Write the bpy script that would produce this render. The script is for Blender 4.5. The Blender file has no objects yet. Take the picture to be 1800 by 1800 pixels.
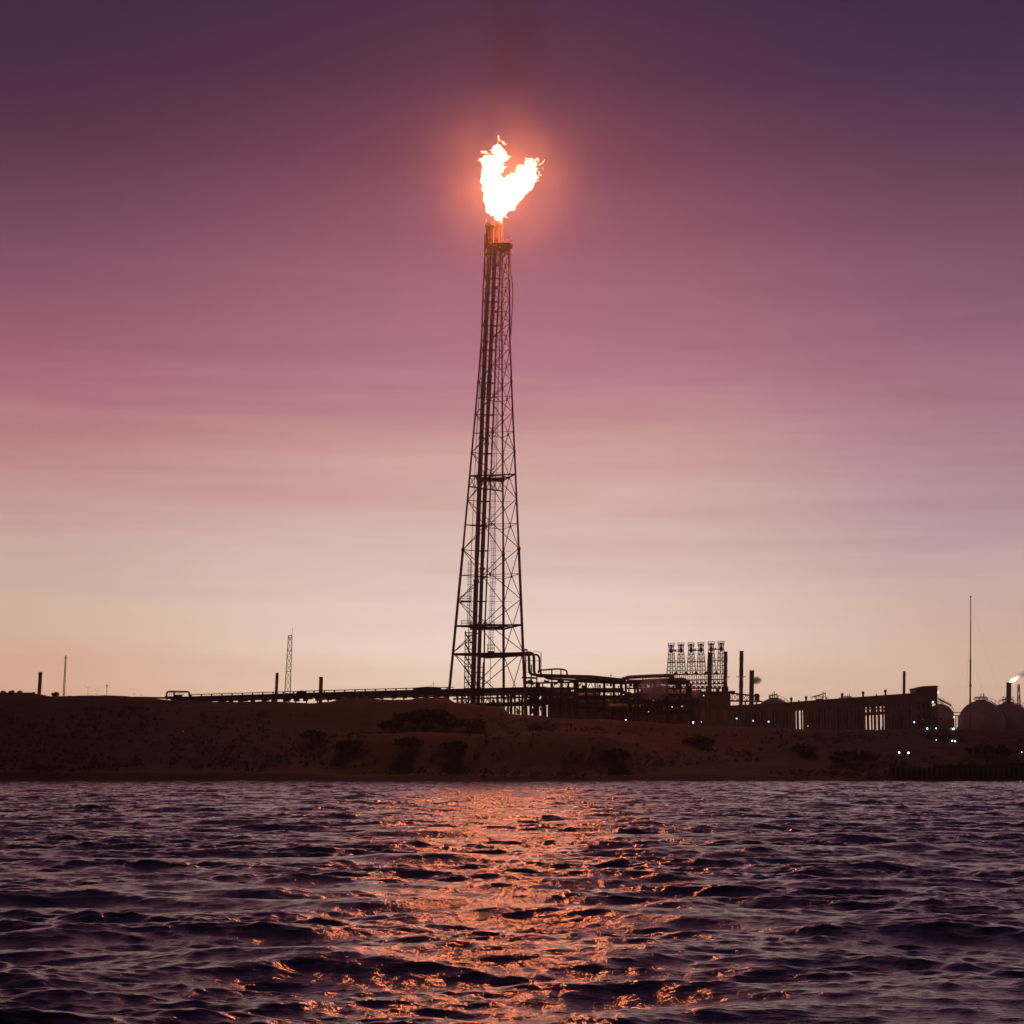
import bpy, math, random
import numpy as np
from mathutils import Vector, noise
R = random.Random(7)
S = bpy.context.scene
COL = S.collection
PI = math.pi

# ------------------------------------------------------------------ camera
F = 3541.0                 # focal length in picture pixels (1800 px wide)
TH = math.radians(7.1)     # upward pitch
CH = 3.0                   # height of the lens over the water
cd = bpy.data.cameras.new('camera'); cam = bpy.data.objects.new('camera', cd); COL.objects.link(cam)
cam.location = (0, 0, CH); cam.rotation_euler = (PI/2 + TH, 0, 0)
cd.sensor_width = 36; cd.lens = 36*F/1800; cd.clip_start = 0.5; cd.clip_end = 12000
S.camera = cam
ST, CT = math.sin(TH), math.cos(TH)

def W(px, py, d):
    """point at ground distance d that the photograph shows at px, py"""
    a = (px-900)/F; b = (900-py)/F
    y = CT - b*ST; z = ST + b*CT
    t = d/y
    return Vector((a*t, d, CH + z*t))

def mpp(d):                # metres per picture pixel at distance d
    return d/F

# ------------------------------------------------------------------ materials
def lin(c):
    c = c/255.0
    return c/12.92 if c <= 0.04045 else ((c+0.055)/1.055)**2.4
def rgb(r, g, b): return (lin(r), lin(g), lin(b), 1)

def mat(name, col, rough=0.6, metal=0.0, var=0.35, scale=1.5, bump=0.0, col2=None):
    m = bpy.data.materials.new(name); m.use_nodes = True
    n = m.node_tree.nodes; l = m.node_tree.links
    p = n['Principled BSDF']
    p.inputs['Roughness'].default_value = rough; p.inputs['Metallic'].default_value = metal
    tc = n.new('ShaderNodeTexCoord'); no = n.new('ShaderNodeTexNoise')
    no.inputs['Scale'].default_value = scale; no.inputs['Detail'].default_value = 6
    l.new(tc.outputs['Object'], no.inputs['Vector'])
    cr = n.new('ShaderNodeValToRGB')
    c2 = col2 or tuple(c*(1-var) for c in col)
    cr.color_ramp.elements[0].position = .35; cr.color_ramp.elements[0].color = (*c2[:3], 1)
    cr.color_ramp.elements[1].position = .65; cr.color_ramp.elements[1].color = (*col[:3], 1)
    l.new(no.outputs['Fac'], cr.inputs['Fac']); l.new(cr.outputs['Color'], p.inputs['Base Color'])
    if bump:
        b = n.new('ShaderNodeBump'); b.inputs['Strength'].default_value = bump; b.inputs['Distance'].default_value = .3
        l.new(no.outputs['Fac'], b.inputs['Height']); l.new(b.outputs['Normal'], p.inputs['Normal'])
    return m
def emit(name, col, s):
    m = bpy.data.materials.new(name); m.use_nodes = True
    n = m.node_tree.nodes; l = m.node_tree.links; n.clear()
    o = n.new('ShaderNodeOutputMaterial'); e = n.new('ShaderNodeEmission')
    e.inputs['Color'].default_value = (*col, 1); e.inputs['Strength'].default_value = s
    l.new(e.outputs[0], o.inputs['Surface'])
    return m
def vol(name, col, dens, g=0.0, noise_scale=None, thr=.45, absorb=None):
    m = bpy.data.materials.new(name); m.use_nodes = True
    n = m.node_tree.nodes; l = m.node_tree.links; n.clear()
    o = n.new('ShaderNodeOutputMaterial'); v = n.new('ShaderNodeVolumePrincipled')
    v.inputs['Color'].default_value = (*col, 1); v.inputs['Density'].default_value = dens
    v.inputs['Anisotropy'].default_value = g
    l.new(v.outputs[0], o.inputs['Volume'])
    if noise_scale:
        tc = n.new('ShaderNodeTexCoord'); t = n.new('ShaderNodeTexNoise')
        t.inputs['Scale'].default_value = noise_scale; t.inputs['Detail'].default_value = 4
        l.new(tc.outputs['Object'], t.inputs['Vector'])
        mr = n.new('ShaderNodeMapRange'); mr.inputs['From Min'].default_value = thr; mr.inputs['From Max'].default_value = thr+.25
        mr.inputs['To Max'].default_value = dens
        l.new(t.outputs['Fac'], mr.inputs['Value']); l.new(mr.outputs[0], v.inputs['Density'])
    return m

M = {}
M['steel'] = mat('painted_steel', (.16, .13, .12), .5, .2, .4, 2)
M['dark'] = mat('dark_steel', (.10, .085, .085), .55, .2, .4, 1.5)
M['rust'] = mat('rusty_steel', (.30, .12, .08), .7, .1, .5, 2)
M['tower'] = mat('tower_paint', (.80, .27, .13), .65, 0, .35, 2)
M['riser'] = mat('riser_cladding', (.72, .40, .29), .5, .1, .3, 1.2)
M['pipe'] = mat('pipe_cladding', (.30, .2, .17), .45, .3, .35, 1.2)
M['far'] = mat('stack_steel', (.09, .075, .075), .7, 0, .4, .6)
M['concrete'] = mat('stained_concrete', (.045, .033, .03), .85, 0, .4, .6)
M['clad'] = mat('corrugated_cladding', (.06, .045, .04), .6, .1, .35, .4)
M['sheet'] = mat('weathered_sheeting', (.26, .17, .15), .7, 0, .3, .5)
M['tank'] = mat('tank_paint', (.28, .21, .2), .5, 0, .3, .25)
M['rack_pipe'] = mat('grimy_pipe', (.13, .10, .09), .55, .2, .4, 1.2)
M['mast'] = mat('red_mast_paint', (.42, .13, .07), .6, 0, .4, .8)
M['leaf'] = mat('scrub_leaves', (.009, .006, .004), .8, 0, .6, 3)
M['bark'] = mat('scrub_twigs', (.06, .045, .03), .9)
M['tip'] = mat('scorched_tip_steel', (.62, .42, .34), .55, .1, .35, 1.5)
M['flame'] = emit('gas_flame', (1, .27, .10), 330)
M['wisp'] = emit('flame_fringe', (1, .45, .25), 2.6)
M['tongue'] = emit('flame_tongue', (1, .62, .38), 3.2)
M['blue_lamp'] = emit('blue_white_lamp', (.28, .45, 1), 5)
M['white_lamp'] = emit('white_lamp', (.82, .93, 1), 32)
M['yellow_lamp'] = emit('yellow_lamp', (1, .75, .35), 3)
M['red_lamp'] = emit('red_lamp', (1, .22, .10), 3)

# ------------------------------------------------------------------ mesh tools
class MB:
    def __init__(s): s.v = []; s.f = []
    def add(s, vs, fs):
        b = len(s.v); s.v += [tuple(v) for v in vs]; s.f += [tuple(i+b for i in f) for f in fs]
        return s
    def box(s, c, sz, ax=None):
        c = Vector(c); x, y, z = [h/2 for h in sz]
        vs = []
        for i in (-1, 1):
            for j in (-1, 1):
                for k in (-1, 1):
                    p = Vector((i*x, j*y, k*z))
                    if ax: p = ax[0]*p.x + ax[1]*p.y + ax[2]*p.z
                    vs.append(c+p)
        return s.add(vs, [(0,1,3,2),(4,6,7,5),(0,4,5,1),(2,3,7,6),(0,2,6,4),(1,5,7,3)])
    def tube(s, pts, r, n=8, cap=True):
        pts = [Vector(p) for p in pts]
        rs = r if isinstance(r, (list, tuple)) else [r]*len(pts)
        vs = []; fs = []; up0 = None
        for i, p in enumerate(pts):
            a = pts[max(i-1, 0)]; b = pts[min(i+1, len(pts)-1)]
            t = (b-a).normalized() if (b-a).length > 1e-6 else Vector((0, 0, 1))
            if up0 is None:
                up0 = Vector((0, 1, 0)) if abs(t.y) < .9 else Vector((1, 0, 0))
            u = (up0 - t*up0.dot(t)).normalized(); w = t.cross(u); up0 = u
            for k in range(n):
                q = 2*PI*k/n
                vs.append(p + (u*math.cos(q) + w*math.sin(q))*rs[i])
        for i in range(len(pts)-1):
            for k in range(n):
                a = i*n+k; b = i*n+(k+1) % n
                fs.append((a, b, b+n, a+n))
        if cap:
            fs.append(tuple(range(n-1, -1, -1))); m = (len(pts)-1)*n
            fs.append(tuple(range(m, m+n)))
        return s.add(vs, fs)
    def bar(s, a, b, w, h=None):
        a = Vector(a); b = Vector(b); t = b-a; L = t.length
        if L < 1e-5: return s
        t /= L; up = Vector((0, 0, 1)) if abs(t.z) < .95 else Vector((0, 1, 0))
        x = t.cross(up).normalized(); z = x.cross(t)
        return s.box((a+b)/2, (L, w, h or w), (t, x, z))
    def lathe(s, c, prof, n=16, ax=None):
        c = Vector(c); vs = []; fs = []
        X, Y, Z = ax or (Vector((1,0,0)), Vector((0,1,0)), Vector((0,0,1)))
        for r, z in prof:
            for k in range(n):
                q = 2*PI*k/n
                vs.append(c + X*(r*math.cos(q)) + Y*(r*math.sin(q)) + Z*z)
        for i in range(len(prof)-1):
            for k in range(n):
                a = i*n+k; b = i*n+(k+1) % n
                fs.append((a, b, b+n, a+n))
        fs.append(tuple(range(n-1, -1, -1))); m = (len(prof)-1)*n; fs.append(tuple(range(m, m+n)))
        return s.add(vs, fs)
    def build(s, name, m, parent=None, smooth=False):
        me = bpy.data.meshes.new(name)
        off = parent.location if parent is not None and parent.parent is None else Vector((0, 0, 0))
        if parent is not None and parent.parent is not None: off = parent.parent.location
        me.from_pydata([(v[0]-off[0], v[1]-off[1], v[2]-off[2]) for v in s.v], [], s.f)
        if smooth: me.polygons.foreach_set('use_smooth', [True]*len(me.polygons))
        me.materials.append(m); me.update()
        o = bpy.data.objects.new(name, me); COL.objects.link(o)
        if parent is not None: o.parent = parent
        return o

def tag(o, label=None, cat=None, group=None, kind=None):
    if label: o['label'] = label
    if cat: o['category'] = cat
    if group: o['group'] = group
    if kind: o['kind'] = kind
    return o
def empty(name, loc, label, cat, group=None):
    o = bpy.data.objects.new(name, None); COL.objects.link(o); o.location = loc; o.empty_display_size = .5
    return tag(o, label, cat, group)
def copy_tree(o, parent=None):
    c = o.copy(); COL.objects.link(c)
    if parent is not None: c.parent = parent
    for ch in list(o.children): copy_tree(ch, c)
    return c
def smooth_path(pts, r, n=5):
    """round the corners of a polyline with bends of radius r"""
    pts = [Vector(p) for p in pts]; out = [pts[0]]
    for i in range(1, len(pts)-1):
        a, b, c = pts[i-1], pts[i], pts[i+1]
        u = (a-b); v = (c-b); q = min(r, u.length*.45, v.length*.45)
        p0 = b+u.normalized()*q; p2 = b+v.normalized()*q
        for k in range(n+1):
            t = k/n; out.append(p0*(1-t)**2 + b*2*t*(1-t) + p2*t*t)
    out.append(pts[-1]); return out
def interp(x, tab):
    tab = sorted(tab)
    return float(np.interp(x, [a for a, _ in tab], [b for _, b in tab]))

# ------------------------------------------------------------------ ground
SHORE = 337.0; CREST = 386.0
crest_tab = [(-900,1214),(0,1217.5),(60,1219.5),(95,1225.5),(150,1224.5),(230,1224),(290,1229),(340,1230.5),(437,1233.5),(500,1236),(560,1237.5),(585,1234),(610,1228),(650,1226),(680,1228),(725,1228),(740,1224.5),(788,1225),(798,1234),(840,1239),(885,1242),(893,1254),(955,1257),(966,1262),(1100,1267),(1290,1279),(1400,1281),(1500,1282),(1590,1283.5),(1640,1283),(1684,1282.5),(1710,1284),(1800,1286),(1900,1288),(2700,1290)]
def crest_z(px): return W(px, interp(px, crest_tab), CREST).z
def sstep(a, b, x):
    t = max(0., min(1., (x-a)/(b-a))); return t*t*(3-2*t)
def ground_z(x, y):
    px = 900 + F*CT*x/max(y, 200)*1.0
    zc = crest_z(px)
    if y <= CREST:
        t = (y-SHORE)/(CREST-SHORE)
        if t < 0: z = t*3.5
        else:
            plain = zc*(0.07*sstep(0, .06, t) + .93*(t**1.15*.75 + .25*sstep(.1, 1, t)))
            led = sstep(520, 640, px)*(1-sstep(1040, 1180, px))
            zl = 8.1
            step = .9*sstep(0, .06, t) + (zl-.9)*sstep(.1, .43, t) + (zc-zl)*sstep(.58, 1, t)
            z = plain*(1-led) + step*led
    else:
        base = zc - 1.6*sstep(0, 30, y-CREST) - sstep(40, 400, y-CREST)*max(zc-9.0, 0)
        z = base
    if y > SHORE-1:
        k = sstep(0, 6, y-SHORE)*(1 - .8*sstep(CREST-6, CREST+6, y))
        p = Vector((x*.05, y*.05, 3.1))
        z += k*(noise.noise(p)*.8 + noise.noise(p*3.1)*.28 + noise.noise(p*9)*.14)
        if y <= CREST+6: z += k*noise.noise(Vector((x*1.1, y*1.1, 0)))*.14
    return z

xs = sorted(set([-800,-550,-400,-300,-230,-190] + list(np.arange(-160, 160.1, .7)) + [190,230,300,400,550,800]))
ys = list(np.arange(326, 336, 2)) + list(np.arange(336, 396, .55)) + [398,402,408,416,426,440,460,490,530,600,700,850,1050,1300,1650]
vs = [(x, y, ground_z(x, y)) for y in ys for x in xs]
nx = len(xs)
fs = [(j*nx+i, j*nx+i+1, (j+1)*nx+i+1, (j+1)*nx+i) for j in range(len(ys)-1) for i in range(nx-1)]
g = MB(); g.v = vs; g.f = fs
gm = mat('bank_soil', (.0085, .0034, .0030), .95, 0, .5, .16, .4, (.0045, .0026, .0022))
_n = gm.node_tree.nodes; _l = gm.node_tree.links   # uneven darker tone towards the foot of the bank
_g = _n.new('ShaderNodeNewGeometry'); _s = _n.new('ShaderNodeSeparateXYZ'); _l.new(_g.outputs['Position'], _s.inputs[0])
_t = _n.new('ShaderNodeTexNoise'); _t.inputs['Scale'].default_value = .12; _t.inputs['Detail'].default_value = 5; _l.new(_g.outputs['Position'], _t.inputs['Vector'])
_a = _n.new('ShaderNodeMath'); _a.operation = 'MULTIPLY_ADD'; _l.new(_t.outputs['Fac'], _a.inputs[0]); _a.inputs[1].default_value = -5.0; _l.new(_s.outputs['Z'], _a.inputs[2])
_m = _n.new('ShaderNodeMapRange'); _m.inputs['From Min'].default_value = -1.2; _m.inputs['From Max'].default_value = 2.4; _l.new(_a.outputs[0], _m.inputs['Value'])
_x = _n.new('ShaderNodeMix'); _x.data_type = 'RGBA'; _x.inputs[6].default_value = (.007, .0055, .005, 1); _l.new(_m.outputs[0], _x.inputs['Factor'])
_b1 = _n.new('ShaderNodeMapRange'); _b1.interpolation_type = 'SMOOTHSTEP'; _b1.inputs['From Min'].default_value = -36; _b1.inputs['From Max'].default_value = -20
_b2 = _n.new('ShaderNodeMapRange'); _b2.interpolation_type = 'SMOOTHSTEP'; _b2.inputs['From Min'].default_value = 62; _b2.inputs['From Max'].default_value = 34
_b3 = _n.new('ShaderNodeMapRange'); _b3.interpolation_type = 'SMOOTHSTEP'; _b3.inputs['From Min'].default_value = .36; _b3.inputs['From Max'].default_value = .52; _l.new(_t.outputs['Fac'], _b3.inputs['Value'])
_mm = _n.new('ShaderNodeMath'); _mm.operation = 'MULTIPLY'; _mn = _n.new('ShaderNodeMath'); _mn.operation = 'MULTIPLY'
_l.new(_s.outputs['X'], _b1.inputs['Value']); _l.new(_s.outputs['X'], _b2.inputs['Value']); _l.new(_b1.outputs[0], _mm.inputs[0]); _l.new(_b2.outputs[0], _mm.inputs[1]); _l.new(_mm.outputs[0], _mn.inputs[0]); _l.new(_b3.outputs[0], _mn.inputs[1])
_y = _n.new('ShaderNodeMix'); _y.data_type = 'RGBA'; _l.new(_mn.outputs[0], _y.inputs['Factor']); _y.inputs[7].default_value = (.034, .0098, .0084, 1)   # bare earth mid-bank, with the flame's glow painted into its lighter, redder colour
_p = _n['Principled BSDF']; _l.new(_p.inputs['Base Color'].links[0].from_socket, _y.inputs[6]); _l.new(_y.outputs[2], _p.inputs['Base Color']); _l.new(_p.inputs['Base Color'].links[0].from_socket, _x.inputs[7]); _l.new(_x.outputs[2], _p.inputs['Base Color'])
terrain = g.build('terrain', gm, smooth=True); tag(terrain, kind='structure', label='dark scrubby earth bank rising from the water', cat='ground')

# scrub growing all over the bank: one mass
sc = MB()
for i in range(6500):
    x = R.uniform(-150, 150); t = R.random()
    y = SHORE + 1.5 + t**1.2*(CREST-SHORE-9)
    if noise.noise(Vector((x*.045, y*.07, 9.))) < -.02 + .25*(R.random()-.5): continue
    if -30 < x < 52 and R.random() < .45: continue
    z = ground_z(x, y)
    h = R.uniform(.3, 1.0)*(1.3 if R.random() < .15 else 1)
    for k in range(7):
        a = R.uniform(0, 2*PI); r = R.uniform(.05, .8)*h
        c = Vector((x + r*math.cos(a), y + r*math.sin(a), z + R.uniform(.05, .75)*h))
        u = Vector((R.gauss(0,1), R.gauss(0,1), R.gauss(0,1))).normalized(); v = u.orthogonal()
        w = R.uniform(.10, .24)*(.6+h*.6)
        sc.add([c-u*w-v*w*.5, c+u*w-v*w*.4, c+u*w*.8+v*w*.6, c-u*w*.7+v*w*.6], [(0, 1, 2, 3)])
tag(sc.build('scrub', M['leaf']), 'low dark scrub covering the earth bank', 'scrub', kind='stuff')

# shrubs
def shrub_meshes(seed, w, h):
    rr = random.Random(seed); c = MB(); t = MB()
    lobes = [(Vector((rr.uniform(-.35,.35)*w, rr.uniform(-.3,.3)*w, rr.uniform(.35,.7)*h)), rr.uniform(.28,.42)) for _ in range(6)]
    for p, r in lobes:
        t.tube([(p.x*.1, p.y*.1, -.2), (p.x*.5, p.y*.5, p.z*.5), tuple(p)], [.07, .05, .02], 5)
        for k in range(85):
            d = Vector((rr.gauss(0,1), rr.gauss(0,1), rr.gauss(0,1))).normalized()*(rr.random()**.4)
            q = p + Vector((d.x*w*r, d.y*w*r, d.z*h*r*.9))
            u = Vector((rr.gauss(0,1), rr.gauss(0,1), rr.gauss(0,1))).normalized(); v = u.orthogonal(); s = rr.uniform(.07, .17)*w**.4
            c.add([q-u*s-v*s*.5, q+u*s-v*s*.4, q+u*s*.7+v*s*.6, q-u*s*.8+v*s*.5], [(0,1,2,3)])
    return c, t
protos = []
for seed, w, h in ((1, 4.2, 2.1), (2, 6.0, 2.4), (3, 3.0, 2.2)):
    c, t = shrub_meshes(seed, w, h)
    protos.append((c, t, w))
shrub_spots = [  # picture x, y of the foot, distance, kind, size, label
 (6,1221,389,2,.30,'small dark shrub on the hilltop at the very edge of the view'),
 (20,1221,389,2,.36,'dark shrub on the hilltop left of the smokestack, second from the edge'),
 (34,1221.5,389,2,.34,'low rounded shrub on the hilltop a little left of the lone smokestack'),
 (57,1222,389,2,.3,'tiny shrub on the hilltop right at the foot of the smokestack'),
 (97,1228,388,2,.5,'dark shrub at the end of the hilltop ridge just left of the red mast'),
 (750,1288,371,1,1.55,'widest dark shrub in the hollow above the pale earth ledge'),
 (815,1289,370,1,1.1,'dark spreading shrub above the ledge, below the left leg of the flare tower'),
 (690,1293,369,0,1.0,'rounded shrub at the left end of the pale earth ledge'),
 (615,1335,351,0,1.0,'dark shrub on the lower slope below the left end of the ledge'),
 (722,1338,351,1,.95,'broad dark shrub low on the slope under the middle of the ledge'),
 (800,1340,350,1,1.0,'dark shrub low on the slope, right neighbour of the broad one under the ledge'),
 (560,1310,360,0,1.1,'shrub in the dark gully left of the pale ledge'),
 (950,1290,368,0,1.0,'shrub at the foot of the pipe rack right of the flare tower'),
 (1080,1348,349,1,1.0,'dark shrub near the waterline below the pipe rack'),
 (1230,1312,366,1,.9,'shrub on the slope below the lattice drum towers'),
 (1420,1322,362,0,1.1,'shrub on the slope below the middle of the conveyor gallery'),
 (1500,1335,354,1,1.1,'broad shrub low on the bank under the conveyor gallery'),
 (1740,1330,362,1,1.0,'shrub on the bank below the twin spherical tanks at the right'),
]
smesh = {}
for px, py, d, k, s, lab in shrub_spots:
    p = W(px, py, d); p.z = ground_z(p.x, p.y) - .1
    root = empty('shrub', p, lab, 'shrub', 'shrubs on the bank'); root.scale = (s, s, s); root.rotation_euler.z = R.uniform(0, 6)
    if k not in smesh:
        c, t, w = protos[k]
        save = root.location.copy(); root.location = (0, 0, 0)
        a = c.build('crown', M['leaf'], root); b = t.build('stem', M['bark'], root); root.location = save
        smesh[k] = (a, b)
    else:
        for o in smesh[k]:
            q = o.copy(); COL.objects.link(q); q.parent = root

def gz(p): return ground_z(p.x, p.y)

# ------------------------------------------------------------------ water
rng = np.random.default_rng(11)
NA, NR = 1050, 2200
apex = -14.0
# columns: fine inside the view, coarse to both sides
ang_f = np.linspace(-.285, .285, NA)
ang = np.concatenate([[-1.12, -1.0, -.9, -.7, -.55, -.45, -.38, -.33, -.30], ang_f, [.30, .33, .38, .45, .55, .7, .9, 1.0, 1.12]])
inv = np.linspace(17.0**-.5, 334.0**-.5, NR)**2
dist = np.concatenate([[1.0, 5, 8, 10, 12, 13.5, 15, 16], 1/inv, [337.5, 341.0]])
A, D = np.meshgrid(ang, dist)
X = (D-apex)*np.tan(A); Y = D.copy()
Z = np.zeros_like(X); DX = np.zeros_like(X); DY = np.zeros_like(X)
spacing = np.maximum(np.gradient(D, axis=0), (D-apex)*.0005)
bands = [(8.0, .030, 7), (5.0, .052, 12), (3.2, .070, 18), (2.0, .074, 24), (1.25, .074, 30), (.75, .082, 36), (.42, .076, 40), (.25, .055, 40)]
gust = np.zeros_like(X)
for i in range(9):
    k = 2*PI/rng.uniform(6, 26); th = rng.normal(0, .7); gust += np.cos(k*(X*math.sin(th)*.6+Y*math.cos(th))+rng.uniform(0, 6))
gust = np.clip(1+.17*gust, .45, 1.6)
for lam0, slope, n in bands:
    for i in range(n):
        lam = lam0*math.exp(rng.uniform(-.28, .28)); k = 2*PI/lam
        th = rng.normal(.12, .44 if lam0 > 2.5 else (.7 if lam0 > 1 else 1.15))       # spread about the wind, which blows towards the lens
        kx, ky = k*math.sin(th), k*math.cos(th)
        a = slope*math.sqrt(2.0/n)/k
        fade = np.clip(lam/(spacing*.5)-.25, 0, 1)
        # sets of waves come and go
        ph = kx*X + ky*Y + rng.uniform(0, 2*PI)
        a = a*(fade*gust if lam0 < 2.5 else fade); c = np.cos(ph)*a; s_ = np.sin(ph)*a
        Z += c; DX -= s_*math.sin(th)*.9; DY -= s_*math.cos(th)*.9
edge = np.clip((338-D)/6, .15, 1)
Z *= edge; X += DX*edge; Y += DY*edge
nr, nc = X.shape
co = np.stack([X, Y, Z], -1).reshape(-1, 3).astype(np.float32)
idx = np.arange(nr*nc).reshape(nr, nc)
q = np.stack([idx[:-1,:-1], idx[:-1,1:], idx[1:,1:], idx[1:,:-1]], -1).reshape(-1).astype(np.int32)
me = bpy.data.meshes.new('water'); nq = len(q)//4
me.vertices.add(len(co)); me.vertices.foreach_set('co', co.reshape(-1))
me.loops.add(len(q)); me.loops.foreach_set('vertex_index', q)
me.polygons.add(nq); me.polygons.foreach_set('loop_start', np.arange(0, nq*4, 4, dtype=np.int32))
me.update(calc_edges=True); me.polygons.foreach_set('use_smooth', np.ones(nq, dtype=bool))
water = bpy.data.objects.new('water', me); COL.objects.link(water); tag(water, 'choppy dark water in front of the bank', 'water', kind='structure')
wm = bpy.data.materials.new('sea_water'); wm.use_nodes = True
n = wm.node_tree.nodes; l = wm.node_tree.links; p = n['Principled BSDF']
p.inputs['Base Color'].default_value = (.010, .008, .012, 1); p.inputs['Roughness'].default_value = .11; p.inputs['IOR'].default_value = 1.36; p.inputs['Specular Tint'].default_value = (1, .74, .82, 1)
tc = n.new('ShaderNodeTexCoord')
def wnoise(scale, sx, det):
    mp = n.new('ShaderNodeMapping'); mp.inputs['Scale'].default_value = (sx, 1, 1); mp.inputs['Rotation'].default_value = (0, 0, .12)
    t = n.new('ShaderNodeTexNoise'); t.inputs['Scale'].default_value = scale; t.inputs['Detail'].default_value = det
    l.new(tc.outputs['Object'], mp.inputs['Vector']); l.new(mp.outputs[0], t.inputs['Vector']); return t
t1 = wnoise(8.0, .5, 3); t2 = wnoise(25.0, .6, 2)
b1 = n.new('ShaderNodeBump'); b1.inputs['Distance'].default_value = .029; b1.inputs['Strength'].default_value = .9
b2 = n.new('ShaderNodeBump'); b2.inputs['Distance'].default_value = .0115; b2.inputs['Strength'].default_value = .9
l.new(t1.outputs['Fac'], b1.inputs['Height']); l.new(t2.outputs['Fac'], b2.inputs['Height'])
l.new(b1.outputs['Normal'], b2.inputs['Normal']); l.new(b2.outputs['Normal'], p.inputs['Normal'])
me.materials.append(wm)

# ------------------------------------------------------------------ flare tower (three-legged lattice derrick)
TD = 455.0; TM = mpp(TD)
cx_t = [(1270,864.6),(1205,866),(980,870),(700,873.7),(600,875),(430,876.5),(360,877)]
rho_t = [(1270,85),(1205,77.3),(980,59.4),(700,37.3),(600,30.2),(510,28.0),(430,25),(360,25)]
PH = [math.radians(a) for a in (195.8, 315.8, 75.8)]
def leg(i, py):
    c = W(interp(py, cx_t), py, TD); r = interp(py, rho_t)*TM
    return Vector((c.x + r*math.cos(PH[i]), c.y + r*math.sin(PH[i]), c.z))
tb = W(864.6, 1256, TD); tb.z = gz(tb) + .1
tower = empty('flare_tower', tb, 'tall rusty lattice tower carrying the big gas flame at its top', 'flare tower')
tower_foot = 1262
def legr(py): return 2.35*TM if py > 966 else interp(py, [(966, 1.75*TM), (700, 1.5*TM), (430, 1.3*TM)])
for i in range(3):
    m = MB(); ys_ = [tower_foot, 1205, 1100, 968, 966, 880, 797, 700, 600, 510, 432]
    m.tube([leg(i, y) for y in ys_], [legr(y) for y in ys_], 8)
    for y in (968, 797, 673):
        m.tube([leg(i, y+3), leg(i, y-3)], legr(y+3)*1.35, 8)
    foot = leg(i, tower_foot); foot.z = gz(foot)
    m.box(foot + Vector((0, 0, .2)), (1.6, 1.6, .9))
    m.build('leg', M['tower'], tower, True)
nodes = [1262, 1148, 1057, 968, 881, 797, 729, 673, 615, 572, 530, 489, 447]
for a, b in zip(nodes[:-1], nodes[1:]):
    m = MB(); br = interp((a+b)/2, [(1262, .85), (900, .75), (450, .72)])*TM
    mid = (a+b)/2
    for i in range(3):
        j = (i+1) % 3
        m.tube([leg(i, a), leg(j, b)], br, 6); m.tube([leg(j, a), leg(i, b)], br, 6)
        if a < 1250: m.tube([leg(i, mid), leg(j, mid)], br*.75, 6)
        if a < 1100: # gusset at the crossing
            c = (leg(i, mid)+leg(j, mid))/2; m.tube([c+Vector((0,0,.35)), c-Vector((0,0,.35))], br*1.9, 6)
    m.build('bracing', M['tower'], tower)
# stronger floor frames
def frame_at(py, h, name, inset=1.0):
    m = MB()
    for i in range(3): m.bar(leg(i, py), leg((i+1) % 3, py), .35, h)
    c = sum((leg(i, py) for i in range(3)), Vector())/3
    for i in range(3): m.bar((leg(i, py)+leg((i+1) % 3, py))/2, (leg((i+1)%3, py)+leg((i+2) % 3, py))/2, .25, h*.7)
    return m.build(name, M['dark'], tower)
frame_at(1151, .5, 'floor_beam'); frame_at(1101, .24, 'floor_beam'); frame_at(838, .2, 'floor_beam')
# lower chord under the mid platform with bracing
m = MB()
for i, j in ((0, 2),):
    a0, b0 = leg(i, 857), leg(j, 857)
    a1, b1 = leg(i, 838), leg(j, 838)
    m.bar(a0, b0, .25, .3)
    for k in range(6):
        t0, t1 = k/6, (k+1)/6
        m.tube([a1.lerp(b1, t0), a0.lerp(b0, t1)], .09, 5); m.tube([a0.lerp(b0, t0), a1.lerp(b1, t1)], .09, 5)
m.build('truss', M['tower'], tower)
# platforms: deck + railing
def platform(pts, thick, rail=1.1, name='platform'):
    m = MB(); n_ = len(pts); lo = [p-Vector((0, 0, thick)) for p in pts]
    m.add(pts+lo, [tuple(range(n_)), tuple(range(2*n_-1, n_-1, -1))] + [(i, i+n_, (i+1) % n_+n_, (i+1) % n_) for i in range(n_)])
    o = m.build(name, M['dark'], tower)
    r_ = MB()
    for i in range(n_):
        a, b = pts[i], pts[(i+1) % n_]
        for h in (rail*.5, rail): r_.tube([a+Vector((0,0,h)), b+Vector((0,0,h))], .045, 5)
        c = max(1, int((b-a).length/1.5))
        for k in range(c): p = a.lerp(b, k/c); r_.tube([p, p+Vector((0,0,rail))], .045, 5)
    r_.build('railing', M['tower'], o)
def pl_poly(pxs, py, y0, y1):
    z = W(876, py, TD).z
    xa = W(pxs[0], py, TD).x; xb = W(pxs[1], py, TD).x
    return [Vector((xa, y0, z)), Vector((xb, y0, z)), Vector((xb, y1, z)), Vector((xa, y1, z))]
platform(pl_poly((838, 887), 841, TD-1.5, TD+3.5), .28)
platform(pl_poly((826, 884), 1103, TD-2, TD+4.5), .28)
platform(pl_poly((811, 829), 1101, TD-3.5, TD-1), .3)
platform(pl_poly((810, 828), 1058, TD-3.2, TD-1.2), .25)
platform(pl_poly((857, 869), 1145, TD-1, TD+2.5), .35, 1.5)
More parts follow.
